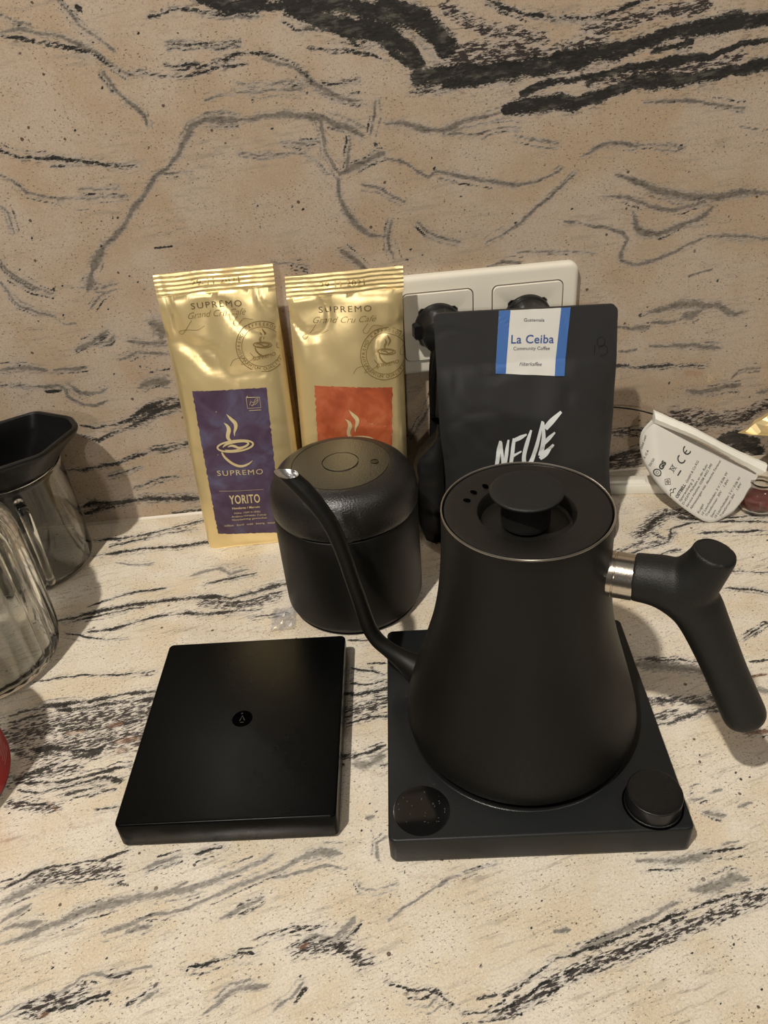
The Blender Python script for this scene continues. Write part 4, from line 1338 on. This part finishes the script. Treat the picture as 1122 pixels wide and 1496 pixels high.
b2, bag2, F2 = make_bag((-6, 565, 0), 'gold foil coffee bag with orange label, behind the black canister', lambda z: -9.2 + .041 * z, 42.6, 545, 30 / 227, 201, 217, 42, 'gold2', 5.3, sealhw=43.6)
gold_front(bag2, F2, ((-22, 189.2), (17.4, 187.6)), ((-28.2, 182.2), (21.5, 179.6)), (25.6, 154.2, 19.8), ((-19, 207), (14, 206.2)), lambda z: 41.6 - (200 - z) * .041)
lab2 = decal('orange_label', grid2d(0, 0, 0, 0, 30, 60, 1.2, ((-39.5, 8), (17.5, 1.5), (28.3, 127.8), (-32.0, 135.6)), 7), F2, 'orange', bag2, .25, True)
decal('cup_emblem', cup_logo(-4.8, 84.0, 30.5, 4), F2, 'print_gold', lab2, lo)
decal('label_brand', place_text('SUPREMO', (-23, 62), (14, 59.5), h=4.6, spacing=1.2), F2, 'print_gold', lab2, lo)

# ------------------------------------------------------------------ black coffee bag
M['blackpaper'] = simple('black_paper', (.0165, .0165, .0172), .50, bump=.15, bscale=900, var=.12)
M['sticker'] = simple('white_sticker', (.68, .66, .62), .45)
M['blue'] = simple('blue_print', (.055, .15, .42), .45)
M['bluetext'] = simple('dark_blue_print', (.045, .10, .28), .5)
M['greytext'] = simple('grey_print', (.07, .07, .09), .5)
M['whiteink'] = simple('white_ink', (.70, .73, .74), .5)
bb, bbag, FB3 = make_bag((128, 525, 0), 'matte black coffee bag with white and blue sticker, standing behind the kettle', lambda z: 127.6 + .002 * z, 67.3, 500, 40 / 185, 150, 188, 48, 'blackpaper', 9.1,
                         ridges=False, bulge=5.5, wr=1.6, tilt=-.045, flare=lambda z: 4.5 * (1 - smooth01(z / 75)) - 2.5 * smooth01((z - 10) / 40) * (1 - smooth01((z - 60) / 50)), ntop=2.4, cr=2.6)
st = decal('sticker', grid2d(0, 0, 0, 0, 20, 20, 0, ((103.9, 144.6), (155.2, 138.2), (160.1, 186.3), (108.1, 188.6))), FB3, 'sticker', bbag, .45, True)
tag(st, 'white sticker with blue side bands')
decal('blue_band', grid2d(0, 0, 0, 0, 4, 20, 0, ((103.9, 144.6), (111.5, 143.5), (116.3, 188.2), (108.1, 188.6))), FB3, 'blue', st, .62)
decal('blue_band', grid2d(0, 0, 0, 0, 4, 20, 0, ((147.8, 139.2), (155.2, 138.2), (160.1, 186.3), (153.2, 186.7))), FB3, 'blue', st, .62)
decal('sticker_name', place_text('La Ceiba', (116.1, 165.0), (147.6, 162.4), h=6.0, bold=.012, spacing=1.05), FB3, 'bluetext', st, .7)
# slab serifs of the name
tx = [place_text('Guatemala', (125.8, 179.6), (140.8, 178.2), h=2.3), place_text('Community Coffee', (117.7, 160.0), (144.6, 157.7), h=2.5), place_text('Filterkaffee', (121.8, 148.4), (138.4, 146.9), h=2.4, shear=.35)]
decal('sticker_text', join(*tx), FB3, 'greytext', st, .7)
ST = [[(105.3, 95.3, 1.4), (103.6, 87.0, 2.4), (99.8, 65.5, 2.0)], [(105.6, 94.2, 1.6), (106.3, 83.7, 1.8), (107.2, 69.5, 1.9)], [(111.7, 95.1, 1.2), (109.6, 84.9, 2.2), (106.8, 69.5, 1.6)],
      [(116.2, 95.8, 1.8), (114.1, 84.4, 2.3), (111.4, 69.0, 2.0)], [(116.2, 94.3, 2.2), (120.8, 96.3, 2.4), (125.6, 98.3, .9)], [(114.7, 82.8, 1.6), (121.3, 85.6, .9)], [(111.7, 69.4, 2.2), (120.3, 74.4, 1.3)],
      [(129.1, 101.3, 1.2), (126.0, 92.5, 2.3), (123.2, 81.9, 2.4), (123.7, 76.0, 2.4), (128.0, 75.6, 2.4), (132.0, 85.7, 2.4), (137.8, 107.3, 1.2)],
      [(138.2, 106.5, 1.4), (138.3, 94.3, 2.4), (136.2, 80.7, 3.2)], [(139.7, 101.6, 3.0), (145.0, 106.9, 3.4), (152.1, 113.0, 1.6)], [(138.5, 90.4, 2.2), (142.7, 94.3, 2.4), (147.1, 98.0, 1.0)], [(135.4, 78.6, 2.2), (139.5, 81.9, 3.2), (146.0, 88.8, 1.5)]]
decal('brush_lettering', join(*[ribbon([(x, z, w * 1.3) for x, z, w in s], n=5) for s in ST]), FB3, 'whiteink', bbag, .4)
decal('valve_outline', join(ring2d(183, 160, 3.0, 3.4, .25, 24, 60, 400), ring2d(184.5, 153.5, 3.6, 3.6, .25, 24, -120, 150), ribbon([(178.5, 158), (178.2, 151)], .25)), FB3, 'blacksatin', bbag, .3)

# crumpled lower side fold of the black bag, bulging out to the left
loops = []
for i in range(20):
    z = .4 + 100 * i / 19
    s = 1 - smooth01((z - 62) / 38)
    k = mnoise.noise(Vector((z * .06, 1.1, 2)))
    xl = 61 - (22 * s + 2.5 * k * s) * min(1, .75 + z / 60)
    loops.append([(63, 523 + z * .16, z), (52 + 9 * (1 - s), 521 + z * .18 + 2.5 * mnoise.noise(Vector((z * .09, 5, 2))), z), (xl + 2, 526 + z * .14 + 2 * k, z), (xl, 536 + z * .1, z), (xl + 3, 548 + z * .06, z), (56, 553, z), (64, 550, z)])
v, f = loft(loops)
M['foldblack'] = simple('shiny_black_fold', (.006, .006, .006), .35, bump=.3, bscale=200)
mk('side_fold', v, f, 'foldblack', bb, sharp=28)

# ------------------------------------------------------------------ double socket and plugs
def wp(a, b, h): return (a, YW - h, b)
so = thing('wall_socket', 'cream double wall socket frame behind the bags', 'socket', (105.7, YW, 160.4))
fcx, fcz = 105.7, 160.4
def fl_(w, h, r, d, cx=fcx, cz=fcz, n=12): return [wp(a, b, d) for a, b in rrect(w, h, r, n, cx, cz)]
v, f = loft([fl_(152, 81, 8, .3), fl_(152, 81, 8, 4.0), fl_(151.2, 80.2, 7.6, 5.6), fl_(149, 78, 6.6, 6.9), fl_(145, 74, 5, 7.6)], False, True)
fr = mk('frame', v, f, 'white', so)
def well(cx, cz):
    L = [fl_(55, 55, 4.5, 7.7, cx, cz), fl_(55, 55, 4.5, 9.0, cx, cz), fl_(54.2, 54.2, 4.1, 9.6, cx, cz)]
    base = L[-1]
    angs = [math.atan2(p[2] - cz, p[0] - cx) for p in base]
    for r, d in ((21.2, 9.7), (20.6, 9.4), (20.4, 1.2)):
        L.append([wp(cx + r * math.cos(t), cz + r * math.sin(t), d) for t in angs])
    return loft(L, True, True)
for cx in (70.2, 141.2):
    v, f = loft([fl_(56.6, 56.6, 5, 7.5, cx, fcz), fl_(56.6, 56.6, 5, 7.72, cx, fcz)], False, True)
    mk('insert_gap', v, f, 'gap', so)
    v, f = well(cx, fcz)
    mk('socket_insert', v, f, 'white', so, sharp=30)
def plug(cx, cz, label, cable, name='power_plug'):
    t = thing(name, label, 'plug', (cx, YW - 12, cz), 'black plugs in the wall socket')
    v, f = lathe([(0, 1.6), (19.2, 1.6), (19.4, 9), (19.0, 13), (18.2, 14), (16.5, 16), (15.8, 26), (14.5, 31), (11, 33.5), (0, 34)], (cx, YW, cz), 48, axis=(0, -1, 0))
    mk('plug_body', v, f, 'cord', t)
    v, f = loft([fl_(9, 12, 2, 15, cx - 17.2, cz + 1), fl_(8, 11, 2, 22, cx - 16.5, cz + 1)], True, True)
    mk('grip_ear', v, f, 'cord', t)
    v, f = tube(cable, 16, 8)
    mk('cable', v, f, 'cord', t)
    return t
p1 = plug(70.2, 160.4, 'black plug with thick cable in the left socket', [(67, 573, 152, 5.5), (64, 574, 138, 4.4), (62, 576, 118, 3.4), (62, 579, 92, 3.3), (61, 584, 60, 3.3), (60, 588, 28, 3.3), (62, 590, 8, 3.3), (70, 590, 3.8, 3.3), (88, 590, 3.6, 3.3)])
p2 = plug(141.2, 160.4, 'black plug in the right socket, almost hidden by the black bag', [(141, 572, 150, 5.5), (139, 574, 130, 4.2), (133, 577, 95, 3.3), (124, 582, 50, 3.3), (118, 588, 22, 3.3), (116, 590, 8, 3.3), (118, 590, 3.5, 3.3)])

# ------------------------------------------------------------------ glass
def glass(name, col, rough=.015):
    m, nt, p = new_mat(name)
    p.inputs['Base Color'].default_value = (*col, 1)
    p.inputs['Transmission Weight'].default_value = 1
    p.inputs['IOR'].default_value = 1.47
    tc = node(nt, 'ShaderNodeTexCoord')
    n1 = node(nt, 'ShaderNodeTexNoise'); setin(n1, Scale=30.0, Detail=2.0)
    nt.links.new(tc.outputs['Object'], n1.inputs['Vector'])
    mr = node(nt, 'ShaderNodeMapRange'); setin(mr, To_Min=rough * .5, To_Max=rough * 2)
    nt.links.new(n1.outputs['Fac'], mr.inputs['Value'])
    nt.links.new(mr.outputs['Result'], p.inputs['Roughness'])
    return m
M['glass'] = glass('clear_glass', (.97, .975, .96))
M['glass_green'] = glass('pale_glass', (.965, .975, .96))

GX, GY = -285.0, 551.0
gc = thing('glass_carafe', 'clear glass server with thin glass handle, under the black dripper on the left', 'carafe', (GX, GY, 0))
outer = [(0, .3), (38, .3), (42, 1.0), (44.6, 3.2), (45.3, 7), (45.3, 30), (45.0, 60), (44.6, 90), (44.9, 93.5), (45.3, 95.0), (44.9, 96.0), (43.6, 96.0)]
inner = [(43.9, 95.2), (43.3, 92), (43.6, 60), (43.9, 30), (43.9, 8), (42.6, 4.6), (39, 3.2), (0, 2.9)]
v, f = lathe(outer + inner, (GX, GY, 0), 96)
mk('vessel', v, f, 'glass', gc, sharp=60)
hd_ = Vector((-257 - GX, 503 - GY, 0)).normalized()
def gp(r, z): return (GX + hd_.x * r, GY + hd_.y * r, z)
v, f = tube([gp(44.5, 84) + (4.5,), gp(50, 84) + (4.2,), gp(57, 81) + (4.0,), gp(60, 74) + (3.8,), gp(59.5, 60) + (3.5,), gp(57, 40) + (3.3,), gp(53.5, 22) + (3.2,), gp(50, 12) + (3.3,), gp(45, 9) + (4.0,)], 20, 6)
mk('handle', v, f, 'glass', gc)

dr = thing('coffee_dripper', 'black plastic dripper with angular rim sitting on the glass carafe at the left edge', 'dripper', (GX, GY, 96))
hexo = [(-262, 596.0), (-229, 578.6), (-219.3, 561.5), (-235.5, 519), (-262, 503.5)]
da, db = Vector((-.86, -.5, 0)), None
mir = [(-558 - x, 1081 - y) for x, y in hexo]      # mirrored through the centre (-279, 540.5)
poly = hexo[:] + mir[:]
# order counter-clockwise around the centre
cxh, cyh = -279.0, 540.5
poly.sort(key=lambda p: math.atan2(p[1] - cyh, p[0] - cxh))
def poly_r(t, sc=1.0, rnd_=0.0):
    d = Vector((math.cos(t), math.sin(t)))
    best = 1e9
    for i in range(len(poly)):
        a = Vector((poly[i][0] - cxh, poly[i][1] - cyh)); b = Vector((poly[(i + 1) % len(poly)][0] - cxh, poly[(i + 1) % len(poly)][1] - cyh))
        e = b - a
        den = d.x * e.y - d.y * e.x
        if abs(den) < 1e-9: continue
        s = (a.x * e.y - a.y * e.x) / den
        q = (a.x * d.y - a.y * d.x) / den
        if s > 0 and -1e-6 <= q <= 1 + 1e-6: best = min(best, s)
    return best * sc
ND = 180
rawr = [poly_r(2 * PI * j / ND) for j in range(ND)]
smr = [sum(rawr[(j + k) % ND] for k in (-2, -1, 0, 1, 2)) / 5 for j in range(ND)]
def dl(mixf, z, off=0.0, rc=42.0, cc=(GX, GY), sc=1.0):
    """mixf 0 = circle radius rc about cc, 1 = polygon rim"""
    L = []
    for j in range(ND):
        t = 2 * PI * j / ND
        px, py = cxh + (smr[j] * sc + off) * math.cos(t), cyh + (smr[j] * sc + off) * math.sin(t)
        qx, qy = cc[0] + rc * math.cos(t), cc[1] + rc * math.sin(t)
        L.append((px * mixf + qx * (1 - mixf), min(YW - 3, py * mixf + qy * (1 - mixf)), z))
    return L
loops = [dl(0, 92, rc=41.3), dl(0, 96.6, rc=41.6), dl(0, 97.0, rc=43.6), dl(.2, 101, -1, rc=45.0), dl(.9, 113, -1.5, rc=47), dl(1, 116.5, -.6), dl(1, 118.6, .3), dl(1, 120.2, .2), dl(1, 120.9, -.9), dl(1, 120.9, -2.6), dl(1, 120.0, -3.9),
         dl(1, 117, -4.8), dl(.8, 106, -9, rc=40), dl(.35, 92, -16, rc=34), dl(.0, 78, rc=28), dl(0, 60, rc=24.5), dl(0, 56, rc=23)]
v, f = loft(loops, False, True)
M['funnelblack'] = simple('dripper_black_plastic', (.006, .006, .0065), .30, bump=.4, bscale=300, spec=.4)
mk('funnel', v, f, 'funnelblack', dr, sharp=28)
v, f = loft([dl(0, 92, rc=41.3), dl(0, 88, rc=36), dl(0, 84, rc=31.5), dl(0, 52, rc=28.5), dl(0, 48, rc=27), dl(0, 48, rc=24), dl(0, 56, rc=23)], False, False)
mk('drip_cone', v, f, 'blackmatte', dr, sharp=35)

JX, JY = -288.0, 435.0
jar = thing('fluted_glass_jar', 'fluted clear glass jar in front of the carafe, cut by the left edge', 'jar', (JX, JY, 0))
def flute(t, z):
    k = smooth01((z - 6) / 8) * (1 - smooth01((z - 128) / 8))
    return 1 + .034 * k * (abs(math.cos(t * 15)) ** .8 - .6)
outer = [(0, .4), (42, .4), (46.5, 1.0), (48.8, 2.6), (50.6, 6), (51.6, 11), (52.2, 18), (52.6, 30), (52.6, 60), (52.4, 85), (52.0, 100), (50.9, 108), (48.8, 115), (45.6, 121), (41.2, 126), (37, 129.5), (34.6, 133), (34.0, 140), (34.4, 150), (36, 153), (35, 154.5)]
inner = [(34, 153.6), (32.8, 149), (32.4, 139), (33.1, 132.2), (36, 128.3), (40.2, 124.8), (44.4, 119.9), (47.4, 114), (49.4, 107), (50.5, 99), (51.0, 80), (51.0, 20), (49.6, 11), (46, 6.5), (38, 4.8), (0, 4.4)]
v, f = lathe(outer, (JX, JY, 0), 300, mod=flute)
v2_, f2_ = lathe(inner, (JX, JY, 0), 300, mod=lambda t, z: 1 + .8 * (flute(t, z) - 1))
o = len(v); n = 300
ro = o - n; ri = o
brid = [(ro + j, ro + (j + 1) % n, ri + (j + 1) % n, ri + j) for j in range(n)]
v, f = join((v, f), (v2_, f2_))
mk('vessel', v, f + brid, 'glass_green', jar, sharp=70)

RX, RY = -296.0, 318.0
rj = thing('labelled_jar', 'glass jar with red paper label, lowest glass at the left edge', 'jar', (RX, RY, 0))
outer = [(0, .3), (52, .3), (56.5, 1.2), (58.6, 4), (59, 8), (59, 80), (57, 90), (50, 98), (44, 102), (43, 112)]
inner = [(41, 112), (41.5, 101), (47, 96), (54, 89), (56, 80), (56, 9), (54, 6), (50, 4.5), (0, 4)]
v, f = lathe(outer + inner, (RX, RY, 0), 96)
mk('vessel', v, f, 'glass_green', rj, sharp=60)
M['red'] = simple('red_paper', (.50, .022, .025), .45)
def patch(a0, a1, zfun, r, n, mz):
    V, Fc = [], []
    for i in range(n + 1):
        t = math.radians(a0 + (a1 - a0) * i / n)
        z0, z1 = zfun(i / n)
        for j in range(mz + 1):
            V.append((RX + r * math.cos(t), RY + r * math.sin(t), z0 + (z1 - z0) * j / mz))
    for i in range(n):
        for j in range(mz):
            k = i * (mz + 1) + j
            Fc.append((k, k + mz + 1, k + mz + 2, k + 1))
    return V, Fc
v, f = patch(-110, 52, lambda u: (6, 34 - 3 * u), 59.25, 50, 3)
lb = mk('paper_label', v, f, 'red', rj)
M['pinktext'] = simple('pale_print', (.8, .45, .42), .5)
V, Fc = [], []
for k in range(7):
    t0 = 6 + (k % 2) * 1.2
    q = patch(t0, t0 + 15 - (k * 3) % 5, lambda u, k=k: (14 + k * 2.2, 14.55 + k * 2.2), 59.5, 8, 1)
    V, Fc = join((V, Fc), q) if V else q
mk('label_print', V, Fc, 'pinktext', lb, smooth=False)

# ------------------------------------------------------------------ right side: tag, wire, box, foil, little pot
M['tagpaper'] = simple('tag_white_plastic', (.60, .575, .52), .38, var=.04, bump=.1, bscale=300)
M['tagedge'] = simple('tag_bright_fold', (.80, .78, .70), .4)
M['ink'] = simple('black_ink', (.03, .028, .027), .55)
tg = thing('cable_tag', 'white folded cable tag with printed text leaning against the splashback on the right', 'tag', (280, 540, 0))
def tag_y(x, z):
    y = 513 + .6 * z
    # rolled back at the left edge, soft belly in the middle
    l = (x - 231) / 60 + (z - 50) / 300
    y += 9 * max(0, 1 - (x - 228 - max(0, 45 - z) * .45) / 16) ** 2
    y -= 3.0 * math.sin(max(0, min(1, (x - 232) / 85)) * PI)
    return y
FT = surf(tag_y)
bl = [(241.0, 74.0), (233.5, 66), (230.8, 57.3), (231.0, 48), (234.5, 38.8), (241, 29), (248.5, 21.6), (256.5, 15.2), (266, 8.2), (275, 2.6), (280, .9), (283.5, .5), (288, 1.2), (294, 3.0), (301.5, 5.8)]
rt = [(301.5, 5.8), (306, 9.3), (311, 13.5), (316, 18.2), (321, 24), (325, 28.8)]
bound = catmull([(a, b) for a, b in bl], 4) + rt[1:]
# sheet: fan between the fold line (TLb -> TRb) and the outline
NB = 60
tl, tr = Vector((241.0, 74.0)), Vector((325.0, 28.8))
cum = [0]
for a, b in zip(bound, bound[1:]): cum.append(cum[-1] + math.hypot(b[0] - a[0], b[1] - a[1]))
def onb(s):
    s *= cum[-1]
    for i in range(len(bound) - 1):
        if cum[i + 1] >= s - 1e-9:
            q = (s - cum[i]) / (cum[i + 1] - cum[i] + 1e-9)
            return Vector((bound[i][0] + (bound[i + 1][0] - bound[i][0]) * q, bound[i][1] + (bound[i + 1][1] - bound[i][1]) * q))
    return Vector(bound[-1])
V, Fc = [], []
NV = 16
for i in range(NB + 1):
    s = i / NB
    a = tl.lerp(tr, s); b = onb(s)
    for j in range(NV + 1):
        p = a.lerp(b, j / NV)
        V.append((p.x, p.y))
for i in range(NB):
    for j in range(NV):
        k = i * (NV + 1) + j
        Fc.append((k, k + NV + 1, k + NV + 2, k + 1))
fr = decal('front_sheet', (V, Fc), FT, 'tagpaper', tg, 0, True)
md = fr.modifiers.new('thick', 'SOLIDIFY'); md.thickness = .0006; md.offset = -1
# back sheet, a little behind
V3 = [(x + 1.0, min(YW - 8, tag_y(x, z) + 5 + 5 * math.sin(max(0, min(1, (x - 232) / 85)) * PI)), z) for x, z in V]
V3 = [(x, y, max(.4, z)) for x, y, z in V3]
bk = mk('back_sheet', V3, [tuple(reversed(q)) for q in Fc], 'tagpaper', tg)
md = bk.modifiers.new('thick', 'SOLIDIFY'); md.thickness = .0005
# bright folded spine
A = [(241.6, 83.2), (258, 75.8), (271.5, 69.8), (285, 62.2), (303, 52.0), (318, 44.2), (332.6, 37.4)]
Bq = [(241.0, 74.0), (258, 67.2), (270.7, 61.8), (285, 54.5), (303, 43.6), (316, 35.6), (325.6, 29.4)]
A = catmull(A, 5); Bq = catmull(Bq, 5)
loops = []
for i, (a, b) in enumerate(zip(A, Bq)):
    jit = .35 * mnoise.noise(Vector((i * .9, 0, 4)))
    mx, mz = a[0] * .6 + b[0] * .4, a[1] * .6 + b[1] * .4
    ya, yb, ym = tag_y(*a), tag_y(*b), tag_y(mx, mz)
    loops.append([(b[0], yb - .5, b[1] + .4), (mx, ym - 5.0, mz - 1.0 + jit), (a[0], ya - 2.5, a[1] - .6 + jit), (a[0], ya + .5, a[1] + jit), (b[0], yb + 3.2, b[1] + 2)])
v, f = loft(loops)
mk('folded_spine', v, f, 'tagedge', tg, sharp=25)
lines = [('OSTBELL', (255.3, 19.7), (263.1, 28.9), 2.3, .03), ('GmbH & Co KG', (264.3, 30.2), (275.2, 44.7), 2.0, 0), ('Sperenberg 2', (257.6, 17.2), (270.0, 31.9), 1.9, 0), ('D-45479 Mülheim an der Ruhr', (260.0, 15.0), (282.7, 41.8), 1.9, 0),
         ('Service Hotline: 0208 4432 390', (263.0, 13.0), (286.3, 41.4), 1.9, 0), ('Abmessungen inkl. deutsche Ferienzi', (266.0, 11.2), (293.8, 43.0), 1.9, 0), ('Kugel', (272.0, 8.0), (276.6, 13.7), 1.9, 0),
         ('10 Leuchtdioden: 3 V / 0.06 W', (275.2, 6.3), (299.1, 34.0), 2.0, 0), ('Transformer: 30V    1.8W', (278.4, 5.0), (299.6, 29.0), 1.9, 0), ('Stern', (282.6, 4.0), (286.6, 8.6), 1.9, 0), ('10 Leuchtdioden: 3 V / 0.06 W', (285.9, 3.2), (309.9, 29.2), 2.0, 0), ('Transformer: 30V    1.8W', (290.4, 3.4), (310.4, 24.8), 1.9, 0),
         ('Ostbell GmbH', (231.6, 53.5), (235.4, 64.0), 1.5, 0), ('A 10 A', (233.2, 47), (236.2, 53.6), 1.5, 0), ('20/50', (236.2, 42.0), (239.8, 48.2), 1.5, 0)]
decal('printed_text', join(*[place_text(s, p0, p1, h=h, bold=b) for s, p0, p1, h, b in lines[:12]]), FT, 'ink', fr, .3)
for s, p0, p1, h, b in lines[12:]:
    decal('edge_text', place_text(s, p0, p1, h=h, bold=b), FT, 'ink', fr, .3)
def rl(P, w, c, a, n=5):   # strokes in a local frame turned by angle a about c
    return ribbon([(c[0] + rot(x, y, a)[0], c[1] + rot(x, y, a)[1], w) for x, y in P], n=n)
ta = math.atan2(28.9 - 19.7, 263.1 - 255.3)
def arcp(cx, cy, r, a0, a1, n=10): return [(cx + r * math.cos(math.radians(a0 + (a1 - a0) * i / n)), cy + r * math.sin(math.radians(a0 + (a1 - a0) * i / n))) for i in range(n + 1)]
c = (263.2, 50.2)
marks = [rl(arcp(-3.2, 0, 3.0, 70, 290), .95, c, ta), rl(arcp(4.6, 0, 3.0, 70, 290), .95, c, ta), rl([(1.8, 0), (4.4, 0)], .85, c, ta),
         rl(arcp(0, 0, 2.6, 0, 360, 24), .75, (241.2, 38.4), ta, 1), rl([(-1, .8), (1, .8), (1, -.8), (-1, -.8), (-1, .8)], .35, (241.2, 38.4), ta, 1),
         place_text('GS', (244.4, 40.2), (248.6, 45.6), h=3.4, bold=.06),
         rl([(-1.6, 1.8), (-1.2, -1.8), (1.2, -1.8), (1.6, 1.8)], .4, (253.6, 41.2), ta, 1), rl([(-2.2, 2.0), (2.2, 2.0)], .4, (253.6, 41.2), ta, 1), rl([(-2.4, -2.4), (2.4, 2.6)], .35, (253.6, 41.2), ta, 1), rl([(-2.4, 2.6), (2.4, -2.4)], .35, (253.6, 41.2), ta, 1),
         rl([(-2.3, 0), (2.3, 0)], 1.0, (258.4, 37.8), ta, 1),
         rl([(-2.8, 0), (0, 2.8), (2.8, 0), (0, -2.8), (-2.8, 0)], .45, (248.6, 32.0), ta, 1), rl([(-1, .9), (1, .9)], .5, (248.6, 32.0), ta, 1), rl([(-1.3, 0), (1.3, 0)], .5, (248.6, 32.0), ta, 1), rl([(-1, -.9), (1, -.9)], .5, (248.6, 32.0), ta, 1),
         rl([(-3.6, 0), (-1.8, 1.6), (0, .2), (1.8, 1.6), (3.6, 0)], .6, (252.6, 24.2), ta, 2), rl([(-1, 2.4), (0, 3.2), (1, 2.4)], .6, (252.6, 24.2), ta, 2)]
decal('printed_marks', join(*marks), FT, 'ink', fr, .32)
v, f = tube([(170, 592, 70, .65), (196, 592, 73.5, .65), (215, 590, 74.5, .65), (232, 580, 75.5, .65), (243, 566, 77.2, .65), (252, 560, 74, .65)], 10, 6)
tag(mk('thin_wire', v, f, 'cord', loc=(210, 590, 72)), 'thin black wire running along the splashback from the black bag into the white tag', 'wire')

def wb(a, b, z):
    x, y = rot(a, b, math.radians(-9))
    return (247 + x, 569.5 + y, z)
bx_ = thing('battery_box', 'long low white plastic box lying behind the white tag', 'plastic box', (247, 569.5, 0))
def wl(w, d, r, z, ox=0): return [wb(a + ox, b, z) for a, b in rrect(w, d, r, 5)]
v, f = loft([wl(90, 16.4, 1.5, .2), wl(91, 17.2, 1.8, 1.2), wl(91, 17.2, 1.8, 8.0), wl(90, 16.2, 1.6, 9.0), wl(88, 14.4, 1.4, 9.4)])
mk('housing', v, f, 'whitebox', bx_, sharp=30)
v, f = loft([wl(40, 9.0, 1.5, 9.3, -20), wl(38, 7.4, 1.5, 11.2, -20), wl(36, 6.4, 1.5, 11.5, -20)])
mk('raised_lid', v, f, 'whitebox', bx_, sharp=30)
v, f = loft([wl(14, 7.0, 1, 9.3, 14), wl(12, 5.4, 1, 12.4, 14), wl(11, 4.6, 1, 12.6, 14)])
mk('switch', v, f, 'whitebox', bx_, sharp=30)

pt = thing('tealight_pot', 'small clear round pot with brownish red content, half hidden by the white tag', 'pot', (327, 524, 0))
BX2, BY2 = 327.0, 526.0
op = [(0, .3), (10, .3), (15.5, 2.0), (17.2, 5.5), (17.4, 9.5), (16.2, 14), (13.5, 18), (10.5, 20.6), (8.4, 22.2), (8.4, 24.5), (9.2, 25.2)]
ip = [(7.4, 24.6), (7.4, 21.6), (9.6, 19.6), (12.6, 17), (15.2, 13.2), (16.2, 9.5), (16.0, 6), (14.5, 3.2), (9, 1.8), (0, 1.8)]
v, f = lathe(op + ip, (BX2, BY2, 0), 56)
mk('shell', v, f, 'glass', pt, sharp=60)
M['redwax'] = simple('brown_red_content', (.15, .03, .02), .4, var=.5, bump=.8, bscale=250)
v, f = lathe([(0, 2.2), (9, 2.2), (13.6, 3.6), (15.0, 6.5), (14.6, 10.5), (12.5, 13), (8, 14.4), (3, 13.2), (0, 14)], (BX2, BY2, 0), 40, mod=lambda t, z: 1 - .12 * max(0, math.sin(3 * t + z * .2)) ** 2)
tag(mk('content', v, f, 'redwax', pt), 'brownish red filling')
v, f = lathe([(0, 25.3), (8.9, 25.3), (8.6, 26.3), (0, 26.4)], (BX2, BY2, 0), 36)
mk('clear_lid', v, f, 'glass', pt)

cup = thing('white_cup', 'white plastic cup at the right edge, under the gold foil', 'cup', (374, 562, 0))
v, f = lathe([(0, .3), (17, .3), (18, 1.5), (23.5, 44), (24.6, 45), (24.6, 46.4), (23.0, 46.4), (22.6, 44), (17, 3), (0, 2.4)], (374, 562, 0), 48)
mk('wall', v, f, 'whitebox', cup)
# crumpled gold foil on top
V, Fc = [], []
nr, nc = 14, 40
for i in range(nr + 1):
    a = i / nr
    for j in range(nc):
        t = 2 * PI * j / nc
        r = 27 * math.sin(min(1, a * 1.15) * PI / 2)
        spike = math.exp(-((t - PI - .15) / .33) ** 2) * 34 * a ** 2.2 + math.exp(-((t - 1.2) / .4) ** 2) * 16 * a ** 2
        k = mnoise.noise(Vector((math.cos(t) * 2.1 + a * 3, math.sin(t) * 2.1, a * 4)))
        rr = r + spike + k * 6 * a
        z = 70 - 21 * a ** 2 + 7 * k + 5.5 * abs(mnoise.noise(Vector((math.cos(t) * 4, math.sin(t) * 4, a * 5)))) + (8.5 * a * math.exp(-((t - PI - .15) / .3) ** 2))
        V.append((374 + rr * math.cos(t), 562 + rr * math.sin(t) * .8, max(z, 47.2)))
for i in range(nr):
    for j in range(nc):
        k = (j + 1) % nc
        Fc.append((i * nc + j, (i + 1) * nc + j, (i + 1) * nc + k, i * nc + k))
fo = mk('foil_wrapper', V, Fc, 'gold2', smooth=False, loc=(374, 562, 47))
tag(fo, 'crumpled gold foil with a pointed corner, at the right edge beside the white tag', 'foil')
md = fo.modifiers.new('thick', 'SOLIDIFY'); md.thickness = .0004
for o in (b1, b2, bb): o['group'] = 'coffee bags standing against the splashback'
